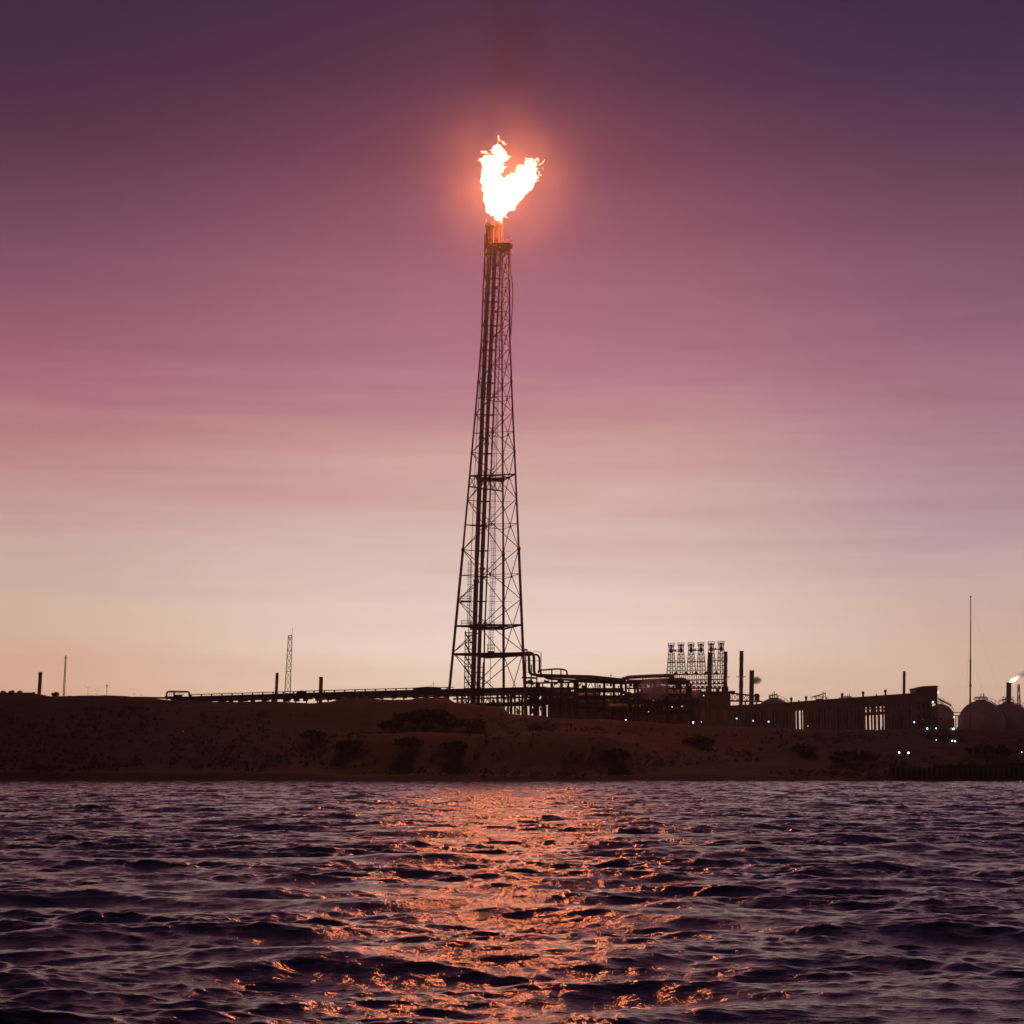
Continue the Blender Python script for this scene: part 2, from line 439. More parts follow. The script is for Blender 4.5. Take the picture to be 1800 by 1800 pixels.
# crown platform just under the flame, a slab hanging over to one side
pp = [leg(0, 431)+Vector((-.2,-.4,.2)), leg(1, 431)+Vector((.3,-.9,-.2)), leg(1, 431)+Vector((1.0,1.0,-.2)), leg(2, 431)+Vector((.6,.8,-.1)), leg(0, 431)+Vector((-.2,1.6,.2))]
platform(pp, .7, 1.2, 'top_platform')
m = MB()
for i in range(3):
    a = leg(i, 432); b = leg((i+1) % 3, 452); m.tube([a, b], .11, 5)
m.tube([leg(0, 434), leg(1, 448)], .13, 5); m.tube([leg(1, 432), leg(1, 456)+Vector((.4,-.2,0))], .14, 5)
m.build('knee_brace', M['tower'], tower)
# curved hoist rail on the outer side near the top
m = MB()
m.tube([W(897.5,592,TD-2.3), W(899.5,560,TD-2.5), W(901.5,525,TD-2.6), W(901,500,TD-2.6), W(897,470,TD-2.4), W(895,446,TD-2.2)], .12, 6)
for y in (592, 560, 525, 500, 470): m.tube([leg(1, y), W(interp(y, [(592,897.5),(560,899.5),(525,901.5),(500,901),(470,897)]), y, TD-2.5)], .06, 5)
m.build('hoist_rail', M['tower'], tower)
# risers
def riser(tab, r, collars, name, m_, d=TD-.9, fat=()):
    m = MB(); ys_ = sorted([y for y, _ in tab], reverse=True)
    for a, b in zip(ys_[:-1], ys_[1:]):
        ra = r*interp((a+b)/2, [(1250, 1.08), (980, 1.0), (840, .95), (700, 1.12), (500, 1.12)])
        if any(b >= f0 and a <= f1 for f1, f0 in fat): ra *= 1.16
        m.tube([W(interp(a, tab), a, d), W(interp(b, tab), b, d)], ra, 12)
    for y in collars:
        m.tube([W(interp(y+2.2, tab), y+2.2, d), W(interp(y-2.2, tab), y-2.2, d)], r*1.42, 12)
    return m.build(name, m_, tower, False)
RA = [(1256,830.5),(1200,831.8),(1100,834.5),(1021,837),(980,838.2),(848,843),(837,843.4),(775,846),(700,848.6),(682,849.5),(662,850.5),(600,853),(516,856.5),(470,859.5),(430,861.5)]
RB = [(1256,840),(1200,841),(1100,843.8),(1000,847.3),(980,848),(860,852.6),(837,853.6),(780,855.5),(700,858.8),(662,860.6),(600,863.5),(520,867),(470,868.6),(430,870)]
RC = [(1256,850),(1120,851.6),(980,857.2),(837,862.8),(780,865),(700,868.4),(690,869),(600,872),(500,877.6),(440,880.2)]
riser(RA, 3.6*TM, (1021, 848, 770, 682, 600, 516), 'riser_pipe', M['riser'], TD-1.2, ((1256,1021),(980,848),(837,775),(700,682)))
riser(RB, 3.3*TM, (1000, 924, 860, 780, 662, 540), 'riser_pipe', M['riser'], TD-.6, ((980,860),(700,662)))
riser(RC, 1.35*TM, (1095, 923, 837, 783, 759, 690, 600), 'riser_pipe', M['riser'], TD+.2)
riser([(1256,861),(1120,862.5),(1000,867),(837,872),(700,876),(600,879),(480,884)], .45*TM, (), 'fuel_line', M['tower'], TD+.8)
riser([(1240,822.5),(1120,823.5),(980,828),(880,832.5),(759,838),(640,845.5),(540,849)], .55*TM, (), 'fuel_line', M['tower'], TD-1.8)
riser([(1148,886),(980,887),(837,880.5),(700,883)], .001, (), 'fuel_line', M['tower'], TD+2) if False else None
# caged ladders
def ladder(tab, d, w, name='ladder'):
    m = MB(); ys_ = [y for y, _ in tab]; y0, y1 = max(ys_), min(ys_)
    y = y0; prev = None
    while y >= y1:
        c = W(interp(y, tab), y, d); a, b = c-Vector((w/2,0,0)), c+Vector((w/2,0,0))
        if prev: m.tube([prev[0], a], .045, 4, False); m.tube([prev[1], b], .045, 4, False)
        m.tube([a, b], .035, 4, False)
        if int((y0-y)/3) % 4 == 0:   # cage hoop
            hoop = [c + Vector((math.cos(q)*w*.9, -abs(math.sin(q))*w*1.2, 0)) for q in np.linspace(0, PI, 7)]
            m.tube(hoop, .035, 4, False)
        prev = (a, b); y -= 3
    return m.build(name, M['tower'], tower)
ladder([(1145,862),(1000,867.5),(840,865.5)], TD+.6, 1.0)
ladder([(838,865),(700,871),(600,875.5),(520,879)], TD+.8, .8)
ladder([(1100,824.5),(985,826.5)], TD-2.0, .8)
# stair frame standing at the foot
m = MB(); 
for px, dy in ((815.5,-2.5),(822,-2.5),(829,-1),(846.5,-2),(847,1)):
    a = W(px, 1250, TD+dy); b = W(px+2.6, 1108 if px < 840 else 1165, TD+dy); m.tube([a, b], .10, 5)
for k, y in enumerate((1112,1118,1130,1141,1152,1160,1172,1181,1190,1200,1210)):
    lean = (1250-y)/142*2.6
    m.bar(W(815.5+lean, y, TD-2.5), W(829+lean, y, TD-2), .16, .2)
    if y > 1165: m.bar(W(829+lean, y, TD-1), W(846.5+lean, y+1, TD-2), .14, .16)
for a, b in ((1112,1130),(1130,1152),(1152,1172),(1172,1190),(1190,1210)):
    m.bar(W(817, a, TD-2.4), W(829, b, TD-2.4), .14, .3); m.bar(W(829, a, TD-1.6), W(817, b, TD-1.6), .1, .1)
m.build('stair_frame', M['tower'], tower)
# cluster of burner pipes at the top
m = MB(); m.tube([W(861.5,432,TD-.9), W(862,410,TD-.9), W(862.5,392,TD-.9)], [1.05, 1.05, 1.12], 12); m.tube([W(862.4,398,TD-.9), W(862.5,394,TD-.9)], 1.3, 12)
m.build('flare_tip', M['tip'], tower, False)
m = MB(); m.tube([W(870.5,432,TD-.4), W(871,410,TD-.4), W(871.5,391,TD-.4)], [1.0, 1.0, 1.08], 12); m.tube([W(871.4,396,TD-.4), W(871.5,392,TD-.4)], 1.22, 12)
m.build('flare_tip', M['tip'], tower, False)
m = MB(); m.tube([W(880,440,TD+.2), W(881,412,TD+.2), W(882,384,TD+.2)], .30, 8); m.build('pilot_pipe', M['tip'], tower)
m = MB(); m.tube(smooth_path([W(856.5,470,TD-1.6), W(857.2,401,TD-1.6), W(854,400,TD-1.6), W(854.3,384,TD-1.6)], .5), .17, 6); m.build('pilot_pipe', M['tip'], tower)
m = MB(); m.tube([W(852.5,490,TD-1.2), W(852.2,430,TD-1.2), W(852.6,412,TD-1.2)], .17, 6); m.build('pilot_pipe', M['tip'], tower)
m = MB()
for px in (858.5, 866.5, 875, 877.5): m.tube([W(px-1, 470, TD-2), W(px, 404, TD-2)], .10, 5)
m.build('igniter_line', M['tip'], tower)
# spreader where the risers meet the frame
m = MB()
for y in (447, 489, 530, 572, 615, 673, 729, 797, 881, 924, 968, 1013, 1057):
    c = W(interp(y, RA), y, TD-1.6); d_ = W(interp(y, RC), y, TD-.6)
    m = MB(); m.bar(leg(0, y), c, .14, .16); m.bar(c, d_, .16, .2); m.bar(c+Vector((0,1.6,0)), d_+Vector((0,1.2,0)), .14, .16); m.bar(d_, (leg(1, y)+leg(2, y))/2, .07, .07)
    m.build('pipe_support', M['dark'], tower)

# ------------------------------------------------------------------ flame
def blob_mesh(mb, c, r, seed, amp, sub):
    import bmesh
    bm = bmesh.new(); bmesh.ops.create_icosphere(bm, subdivisions=sub, radius=1.0)
    vs = []
    for v in bm.verts:
        q = v.co*1.6 + Vector((seed*3.7, seed*1.3, 0))
        k = 1 + amp*noise.noise(q) + amp*.6*noise.noise(q*2.3)
        vs.append(c + v.co*r*k)
    bm.verts.index_update()
    mb.add(vs, [tuple(v.index for v in f.verts) for f in bm.faces]); bm.free()
FB = [(820,450,52),(850,505,70),(905,545,52),(695,600,72),(790,620,95),(720,690,85),(840,690,62),(715,800,100),(800,850,95),(740,940,100),(850,960,120),
 (985,855,75),(1030,800,42),(1100,800,66),(1170,800,80),(1240,715,72),(1225,640,50),(1220,600,30),(1130,690,42),(1105,720,35),(1250,810,66),(1205,900,70),(1100,940,100),(1000,1000,140),
 (850,1080,145),(960,1090,110),(765,1060,110),(755,1160,82),(870,1180,95),(985,1140,78),(790,1220,55),(900,1235,45),(715,1225,34),(830,1310,42),(860,1280,36),(755,1275,16),(640,590,24),(1290,640,26)]
fl = MB(); RF = random.Random(3)
def fpt(u, v, dy=0): return W(760+u/7.2, 200+v/7.2, TD-.6+dy)
for i, (u, v, r) in enumerate(FB):
    rr = r/7.2*TM
    blob_mesh(fl, fpt(u, v, RF.uniform(-.25, .25)*rr), rr, i, .32, 3)
    for k in range(int(8 + r/4)):      # cauliflower lumps round the edge
        a = RF.uniform(0, 2*PI); q = r*RF.uniform(.84, 1.0)
        blob_mesh(fl, fpt(u+q*math.cos(a), v+q*math.sin(a), RF.uniform(-.8, .8)*rr), rr*RF.uniform(.07, .2), i*31+k, .6, 2)
flame = empty('gas_flame', fpt(840, 1320), 'huge white-hot gas flame forked in two at the top of the lattice tower', 'flame')
def skin(mb, size, name, m_, parent):
    # one closed outer skin round all the lumps
    o = mb.build(name, m_, parent, True)
    md = o.modifiers.new('skin', 'REMESH'); md.mode = 'VOXEL'; md.voxel_size = size; md.use_smooth_shade = True
    bpy.context.view_layer.update()
    dg = bpy.context.evaluated_depsgraph_get(); nm = bpy.data.meshes.new_from_object(o.evaluated_get(dg))
    o.modifiers.clear(); old = o.data; o.data = nm; nm.name = name
    if not nm.materials: nm.materials.append(m_)
    bpy.data.meshes.remove(old); return o
skin(fl, .15, 'flame_body', M['flame'], flame)
for k_ in ('flame',): M[k_].cycles.emission_sampling = 'FRONT'
ws = MB()
def wisp(u, v, ru, rv, ang, seed):
    c = fpt(u, v); s = TM/7.2
    import bmesh
    bm = bmesh.new(); bmesh.ops.create_icosphere(bm, subdivisions=2, radius=1.0); vs = []
    ca, sa = math.cos(ang), math.sin(ang)
    for w in bm.verts:
        k = 1+.8*noise.noise(w.co*2.2+Vector((seed*2.1, 0, 0)))
        x, z, y = w.co.x*ru*k*s, w.co.z*rv*k*s, w.co.y*min(ru, rv)*k*s
        vs.append(c+Vector((x*ca-z*sa, y, x*sa+z*ca)))
    bm.verts.index_update(); ws = MB(); ws.add(vs, [tuple(q.index for q in f.verts) for f in bm.faces]); bm.free(); ws.build('flame_wisp', M['wisp'], flame, True)
for w in [(838,300,9,32,.1),(845,330,12,16,.6),(895,360,26,12,-.6),(905,375,10,22,.3),(930,385,14,6,0),(640,480,30,9,-.1),(670,488,26,16,.2),(700,500,22,8,-.5),(625,500,8,6,0),
          (1330,575,24,16,-.6),(1300,590,26,12,.7),(1260,570,24,7,-.6),(1400,610,42,5,.95),(1360,640,22,7,.4),(1350,740,10,14,0),(1365,775,22,9,-.6),(1335,800,12,22,.3),(1340,845,8,7,0),(1395,690,6,6,0),
          (975,540,18,7,.2),(1075,680,20,9,.5),(925,820,26,12,-.2),(900,1300,30,12,.3),(940,1310,16,8,-.2),(770,1240,8,26,.1),(745,1285,14,16,0),(880,1330,12,22,0)]:
    wisp(*w, seed=w[0])

RT = random.Random(17); cnt = 0
while cnt < 92:
    u0, v0, r0 = RT.choice(FB); a = RT.uniform(0, 2*PI); u = u0+r0*1.04*math.cos(a); v = v0+r0*1.04*math.sin(a)
    if v > 1250 or any((u-p)**2+(v-q)**2 < (r*.95)**2 for p, q, r in FB): continue
    out = math.atan2(-math.sin(a), math.cos(a)); blow = math.radians(62)
    th = out*.45+blow*.55 if abs(out-blow) < PI else out
    L = RT.uniform(14, 42)*(1.3 if v < 800 else .75); tk = RT.uniform(3, 8); s_ = TM/7.2
    c = fpt(u, v, RT.uniform(-.5, .5)); pts = []; rs = []; kx = 0; kz = 0; t_ = th
    for k in range(6):
        pts.append(c+Vector((kx*s_, 0, kz*s_))); rs.append(max(.02, tk*s_*(1-k/5.4)*(1+.4*RT.uniform(-1, 1))))
        t_ += RT.uniform(-.6, .6); kx += L/5*math.cos(t_); kz += L/5*math.sin(t_)
    m = MB(); m.tube(pts, rs, 6); m.build('flame_tongue', M['wisp'] if RT.random() < .45 else M['tongue'], flame, True); cnt += 1

# ------------------------------------------------------------------ pipe bridge left of the tower
def bridge_y(px): return interp(px, [(250,1226),(330,1221.2),(437,1218),(485,1216.5),(563,1214),(725,1209.6),(800,1208),(960,1204)])
BD = 452.0
def bp(px, dy, d=BD): return W(px, bridge_y(px)+dy, d)
br = empty('pipe_bridge', W(580, 1250, BD), 'long dark pipe bridge running left from the flare tower along the hilltop', 'pipe bridge')
br.location.z = gz(br.location)
m = MB(); m.tube([bp(x, 0) for x in range(330, 800, 18)], .10, 6)
m.build('handrail', M['dark'], br)
for x in range(336, 796, 18):
    m = MB(); m.tube([bp(x, 0), bp(x, 6)], .10, 5); m.box(bp(x, 1.0), (.35, .2, .35)); m.build('rail_post', M['dark'], br)
for dy, rr, dd, n0, n1 in ((6.2, .42, -1, 300, 960), (8.4, .35, 1, 300, 960), (10.6, .35, -.6, 318, 960), (7.4, .3, 2.2, 318, 960), (15, .2, 0, 560, 960)):
    m = MB(); m.tube([bp(x, dy*(1 if x < 850 else 1), BD+dd) for x in list(range(n0, n1, 20))+[n1]], rr, 8); m.build('pipe', M['rack_pipe'], br)
m = MB()
for a, b in ((325, 437), (437, 563), (563, 725), (725, 960)):
    m.bar(bp(a, 6.9, BD-1.6), bp(b, 6.9, BD-1.6), .2, 1.02)
m.build('girder', M['dark'], br)
RB_ = random.Random(21)
for x in range(330, 960, 19):
    m = MB()
    for dd in (-1.6, 2.4):
        a = bp(x, 6, BD+dd); b = a.copy(); b.z = gz(a)-.2; m.bar(a, b, .28)
    m.bar(bp(x, 11.5, BD-1.6), bp(x, 11.5, BD+2.4), .22, .3)
    if x < 800: m.box(bp(x+RB_.uniform(-2,2), 14.5, BD-.4), (RB_.uniform(.9, 1.5), .9, .8))
    if x % 2: m.box(bp(x+6, 12.6, BD), (1.1, 1.4, .55))
    m.build('trestle', M['dark'], br)
# lower tier of the bridge at the foot of the tower
for dy, rr, dd in ((20.5, .17, -1.2), (21.2, .13, 1.2), (31, .3, -1.0), (33.5, .34, 1.0)):
    m = MB(); m.tube([bp(x, dy, BD+dd) for x in range(796, 971, 25)], rr, 8); m.build('pipe', M['rack_pipe'], br)
m = MB(); m.bar(bp(796, 32.5, BD-1.9), bp(966, 32.5, BD-1.9), .2, .62); m.build('girder', M['dark'], br)
x = 800
while x < 960:
    m = MB(); w = RB_.uniform(7, 14); dd = BD+RB_.uniform(-1.5, 1.5)
    k = RB_.random()
    if k < .6: m.tube([bp(x, 30, dd), bp(x+w*.6, 13, dd)], .09, 4)
    if .4 < k: m.tube([bp(x+w*.6, 30, dd), bp(x, 13, dd)], .08, 4)
    if RB_.random() < .5: m.box(bp(x+w*.3, RB_.choice((18, 27, 29)), dd), (RB_.uniform(.3, .8), .5, RB_.uniform(.3, .9)))
    x += w*.75
    if m.v: m.build('bracing', M['dark'], br)
for x in (803, 812, 836, 846, 862, 874, 893, 898, 905, 913, 918, 926, 932, 940, 946, 953, 959):
    m = MB(); a = bp(x, 12, BD+RB_.uniform(-1.5, 1.5)); b = a.copy(); b.z = gz(a)-.2; m.bar(a, b, RB_.choice((.18, .3, .45))); m.build('column', M['dark'], br)
for x0, x1 in ((893,899),(906,911),(919,925),(932,936),(948,955)):
    m = MB(); a = bp(x0, 35, BD); b = bp(x1, 50, BD); m.bar(a, b, .1); m.bar(bp(x1, 35, BD), bp(x0, 50, BD), .1); m.box(bp((x0+x1)/2+1.5, RB_.uniform(38, 50), BD+.5), (.45, .5, 1.1)); m.build('brace', M['dark'], br)
for x0, x1, top in ((521, 537, 0), (726, 775, -.6)):
    m = MB(); a = bp(x0, top, BD-1); b = bp(x1, top, BD-1); c = bp(x1, 8, BD-1); d_ = bp(x0, 8, BD-1)
    back = Vector((0, 2.5, 0)); pk = (a+b)/2 + Vector((0, 1.2, .25))
    m.add([a, b, c, d_, a+back, b+back, c+back, d_+back, pk], [(0,3,2,1),(4,5,6,7),(0,4,7,3),(1,2,6,5),(3,7,6,2),(0,1,8),(1,5,8),(5,4,8),(4,0,8)])
    m.build('walkway_cover', M['clad'], br)
# expansion loop at its far left
lp = empty('pipe_loop', W(312, 1232, BD-2), 'raised square pipe loop at the left end of the pipe bridge', 'pipe')
m = MB(); m.tube(smooth_path([W(236,1226,BD-2), W(292.5,1227,BD-2), W(293,1215.6,BD-2), W(333,1216,BD-2), W(333,1226,BD-2), W(350,1226,BD-2)], 1.0), .2, 8); m.build('pipe', M['dark'], lp)
m = MB(); m.bar(W(306,1215,BD-2), W(306,1232,BD-2), .32); m.bar(W(293,1230,BD-2), W(293,1222,BD-2), .3); m.box(W(300,1226.5,BD-1), (2.2, 1, .6)); m.box(W(313,1223.5,BD-1), (1.8,1,.6))
for x in (298, 301, 316, 320, 323): m.bar(W(x,1218.5,BD-1), W(x,1226,BD-1), .07)
m.bar(W(297,1219,BD-1), W(324,1219,BD-1), .07)
m.build('stand', M['dark'], lp)

# ------------------------------------------------------------------ flare header: big pipes from tower to pipe rack
hd = empty('flare_header', W(940, 1255, 458), 'thick stepped pipes leaving the flare tower to the right', 'pipework'); hd.location.z = gz(hd.location)
HD = 456.0
for k, (pts, r) in enumerate([
    ([W(836,1152,HD-1), W(930,1147.5,HD-1), W(930,1186,HD-1), W(1040,1189,HD+4), W(1098,1195,HD+8)], 2.3),
    ([W(845,1154,HD+1), W(938.5,1146.5,HD+1), W(938.8,1188,HD+1), W(1000,1190.5,HD+5), W(1100,1197.5,HD+9)], 2.5),
    ([W(853,1156,HD+3), W(948.5,1150,HD+3), W(948.5,1182,HD+3), W(960,1193,HD+4), W(1100,1201,HD+10)], 1.9),
    ([W(946,1183,HD), W(947,1178.3,HD), W(982,1175.6,HD+1), W(996.5,1178,HD+1), W(997,1190,HD+1), W(1096,1197,HD+8)], 1.5)]):
    m = MB(); m.tube(smooth_path(pts, 1.3), r*TM, 12); m.build('pipe', M['pipe'], hd, True)
m = MB()
for x, y0, y1 in ((924,1150,1262),(934,1168,1255),(943.5,1190,1262),(951.5,1146,1190),(970,1178,1200),(986,1178,1200),(955,1240,1262)):
    m = MB(); m.bar(W(x,y0,HD-2), W(x,y1,HD-2), .3 if x != 951.5 else .08); m.build('support', M['rust'], hd)
m = MB(); m.bar(W(924,1161,HD-2), W(952,1162,HD-2), .12); m.bar(W(917,1191,HD-3), W(944,1192,HD-3), .3, .4); m.bar(W(924,1181,HD-2), W(951,1190,HD-2), .1)
m.build('brace', M['rust'], hd)
m = MB(); m.tube([W(920,1143,HD-1), W(926,1142,HD-1)], .25, 6); m.tube([W(926,1146,HD-1), W(927,1141,HD-1)], .12, 6); m.tube(smooth_path([W(938,1146,HD), W(938.5,1144,HD), W(949,1146,HD), W(951,1150,HD), W(951.5,1176,HD)], .5), .06, 5)
m.build('valve', M['rust'], hd)

# ------------------------------------------------------------------ pipe racks on the right
def rack(x0, x1, cols, levels, d0, d1, label, pipes, seed, braces=True):
    rr = random.Random(seed)
    root = empty('pipe_rack', W((x0+x1)/2, 1262, (d0+d1)/2), label, 'pipe rack', 'steel pipe racks beside the flare tower'); root.location.z = gz(root.location)
    top = levels[0]
    def at(x, f, d): # f interpolates the slope of a level
        return W(x, interp(x, f), d)
    for x in cols:
        m = MB()
        for d in (d0, d1):
            a = at(x, top, d); b = a.copy(); b.z = gz(a)-.2; m.bar(a, b, rr.choice((.34, .5, .62)))
        for lv in levels: m.bar(at(x, lv, d0), at(x, lv, d1), .24, .34)
        m.build('frame', M['far'], root)
    for lv in levels:
        for d in (d0-.25, d1+.25): m = MB(); m.bar(at(x0, lv, d), at(x1, lv, d), .2, .38); m.build('beam', M['far'], root)
    m = MB()
    if braces:
        for a, b in zip(cols[:-1], cols[1:]):
            for i in range(len(levels)-1):
                if rr.random() < .55:
                    c = (a+b)/2; m.tube([at(a, levels[i+1], d0), at(c, levels[i], d0)], .07, 4); m.tube([at(b, levels[i+1], d0), at(c, levels[i], d0)], .07, 4)
    m.build('bracing', M['far'], root)
    for li, rmin, rmax, cnt in pipes:
        lv = levels[li]
        for k in range(cnt):
            d = d0+(k+.5)/cnt*(d1-d0); r_ = rr.uniform(rmin, rmax); xa = rr.uniform(x0, x0+(x1-x0)*.1); xb = rr.uniform(x1-(x1-x0)*.1, x1)
            m = MB(); up = Vector((0, 0, r_+.18)); m.tube([at(xa, lv, d)+up, at((xa+xb)/2, lv, d)+up, at(xb, lv, d)+up], r_, 8); m.build('pipe', M['rack_pipe'], root)
    hi = interp((x0+x1)/2, top); lo = hi+46
    for k in range(int((x1-x0)*.55)):   # drop pipes, valves and junction boxes hung on the frames
        x = rr.uniform(x0, x1); d = rr.uniform(d0-.6, d1); y0 = rr.uniform(hi, lo); m = MB(); q_ = rr.random()
        if q_ < .45: m.tube([W(x, y0, d), W(x+rr.uniform(-.6,.6), min(lo+6, y0+rr.uniform(5, 22)), d)], rr.uniform(.07, .2), 6); m.build('drop_pipe', M['rack_pipe'], root)
        elif q_ < .8: m.box(W(x, y0, d), (rr.uniform(.4, 1.5), .6, rr.uniform(.3, 1.2))); m.build('junction_box', M['far'], root)
        else: m.tube([W(x, y0, d), W(x, y0-2, d)], .13, 6); m.lathe(W(x, y0-2, d), [(.32, 0), (.32, .12)], 8); m.build('valve', M['rack_pipe'], root)
    for k in range(int((x1-x0)*.10)):
        x = rr.uniform(x0, x1); m = MB(); y0 = interp(x, top)-rr.uniform(1, 3); m.tube([W(x, y0, d0), W(x, y0-rr.uniform(2, 6), d0)], .07, 5); m.box(W(x, y0-1, d0), (rr.uniform(.4, 1.2), .5, .4)); m.build('vent_stub', M['rack_pipe'], root)
    return root
rack(922, 1012, [923,943.5,970,987,999,1011], [[(922,1201),(1012,1199)],[(922,1212),(1012,1211)],[(922,1222),(1012,1222)],[(922,1236),(1012,1238)]], 458, 468,
     'open steel pipe rack directly right of the flare tower under the stepped pipes', [(1,.10,.16,3),(2,.3,.55,4),(3,.3,.5,4)], 5)
rack(1012, 1100, [1013,1030,1046,1062,1079,1092,1100], [[(1012,1198),(1100,1202)],[(1012,1216),(1100,1216)],[(1012,1227),(1100,1227)],[(1012,1240),(1100,1240)],[(1012,1247),(1100,1248)]], 462, 476,
     'crowded middle pipe rack between the stepped pipes and the steam cloud', [(0,.3,.5,4),(1,.2,.45,4),(2,.2,.32,4),(3,.3,.5,4),(4,.3,.5,3)], 6)
rack(1100, 1215, [1100,1116,1121,1127,1134,1150,1172,1196,1214], [[(1100,1201),(1215,1202)],[(1100,1210),(1215,1211)],[(1100,1222),(1215,1223)],[(1100,1236),(1215,1238)],[(1100,1252),(1215,1254)]], 470, 488,
     'long pipe rack in front of the six lattice drum towers', [(0,.3,.45,3),(2,.1,.2,2),(3,.35,.6,5),(4,.3,.6,4)], 8)
# thick overhead lines
ov = empty('overhead_pipe', W(1150, 1215, 470), 'thick overhead pipe with a down-turned bend in front of the lattice drum towers', 'pipe')
m = MB(); m.tube(smooth_path([W(1094,1194,468), W(1104,1190.5,468), W(1140,1188.6,468), W(1185,1187.5,470), W(1176,1196,472)], 1.2), .45, 10); m.build('pipe', M['pipe'], ov, True)
m = MB(); m.tube(smooth_path([W(1130,1197,472), W(1168,1195,472), W(1208.5,1193.5,474), W(1209.2,1222,474)], 2.0), .42, 10); m.build('pipe', M['pipe'], ov, True)
m = MB()
for x in (1130, 1160, 1185): m.bar(W(x,1190,471), W(x,1225,471), .25)
m.build('support', M['rust'], ov)
# horizontal drums packed behind the racks
def drum(px, py, d, L, r, lab, ang=0.0):
    c = W(px, py, d); root = empty('process_drum', Vector((c.x, c.y, gz(c))), lab, 'drum', 'horizontal drums among the pipe racks')
    ax = (Vector((0, 0, 1)), Vector((-math.sin(ang), math.cos(ang), 0)), Vector((math.cos(ang), math.sin(ang), 0)))
    prof = [(.05, -L/2-r*.5), (r*.6, -L/2-r*.38), (r*.92, -L/2-r*.15), (r, -L/2), (r, L/2), (r*.92, L/2+r*.15), (r*.6, L/2+r*.38), (.05, L/2+r*.5)]
    m = MB(); m.lathe(c, prof, 18, ax); m.build('shell', M['tank'], root, True)
    for s in (-1, 1):
        m = MB(); p = c + ax[2]*(s*L*.32); q = p.copy(); q.z = gz(c); m.box((p+q)/2 - Vector((0,0,r*.3)), (.5, r*1.4, max(.4, (p-q).length-r*.6))); m.build('saddle', M['concrete'], root)
    m = MB()
    for s in (-.25, .2): p = c + ax[2]*(s*L) + Vector((0,0,r*.9)); m.tube([p, p+Vector((0,0,r*.6))], .18, 8); m.tube([p+Vector((0,0,r*.6)), p+Vector((0,0,r*.7))], .3, 8)
    m.build('nozzle', M['rack_pipe'], root)
for a in [(985,1228,480,7,1.4,'horizontal drum behind the rack beside the flare tower'),(1030,1226,484,6,1.2,'drum behind the crowded middle rack'),(1062,1240,484,8,1.5,'low drum under the crowded middle rack'),
          (1086,1243,458,4,.8,'pale small drum in front of the middle pipe rack'),(1160,1228,496,9,2.2,'largest drum, behind the long rack under the steam'),(1205,1226,496,6,1.8,'drum behind the down-turned end of the overhead pipe'),(1150,1246,496,10,1.4,'long low drum near the red lamps')]:
    drum(*a)

# processing block: concrete tables with dark equipment that fill the skyline behind the racks
def block(px0, px1, py0, d, dep, lab, seed, name='plant_building'):
    a = W(px0, py0, d); b = W(px1, py0, d); z0 = gz(a)-.3
    root = empty(name, Vector(((a.x+b.x)/2, d+dep/2, z0+.3)), lab, 'plant building')
    rr = random.Random(seed); m = MB(); h = a.z-z0
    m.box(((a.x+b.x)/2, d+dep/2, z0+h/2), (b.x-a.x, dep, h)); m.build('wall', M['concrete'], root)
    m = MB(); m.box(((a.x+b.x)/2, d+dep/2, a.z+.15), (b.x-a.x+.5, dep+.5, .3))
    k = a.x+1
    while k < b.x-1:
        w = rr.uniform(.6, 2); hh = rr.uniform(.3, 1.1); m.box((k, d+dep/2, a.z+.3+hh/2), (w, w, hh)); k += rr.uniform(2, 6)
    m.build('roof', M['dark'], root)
    k = a.x+1.2
    while k < b.x-1.2:
        m = MB(); m.box((k, d-.06, z0+h*.55), (1.1, .14, h*.22)); k += rr.uniform(2.4, 3.6); m.build('louvre', M['dark'], root)
    k = a.x+.3
    while k < b.x: m = MB(); m.tube([(k, d-.2, z0), (k, d-.2, a.z)], .12, 6); k += rr.uniform(3, 7); m.build('drainpipe', M['rack_pipe'], root)
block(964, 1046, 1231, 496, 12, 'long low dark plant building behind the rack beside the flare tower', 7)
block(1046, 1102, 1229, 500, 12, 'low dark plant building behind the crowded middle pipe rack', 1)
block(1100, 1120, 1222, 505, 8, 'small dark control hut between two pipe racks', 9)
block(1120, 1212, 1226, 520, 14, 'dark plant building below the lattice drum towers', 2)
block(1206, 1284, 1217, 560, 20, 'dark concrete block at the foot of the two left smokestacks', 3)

# ------------------------------------------------------------------ drum structure and its six lattice towers
CDp = 900.0; CM = mpp(CDp)
cs = empty('drum_structure', W(1222, 1230, CDp), 'broad lattice deck frame carrying the six drum towers', 'steel frame'); cs.location.z = gz(cs.location)
lv = [1186, 1196, 1203, 1211]
xs_ = list(np.linspace(1172, 1276, 15))
def sl(x): return -(x-1172)/104*1.4
m = MB()
for y in lv:
    for dd in (0, 9, 18): m.bar(W(1170, y+sl(1170), CDp+dd), W(1277, y+sl(1277), CDp+dd), .3, .55)
m.build('deck', M['dark'], cs)
for x in xs_:
    m = MB()
    for dd in (0, 9, 18):
        a = W(x, 1186, CDp+dd); b = a.copy(); b.z = gz(a); m.bar(a, b, .26)
    for y in lv[1:]: m.bar(W(x, y, CDp), W(x, y, CDp+18), .2, .3)
    m.build('frame', M['rust'], cs)
m = MB()
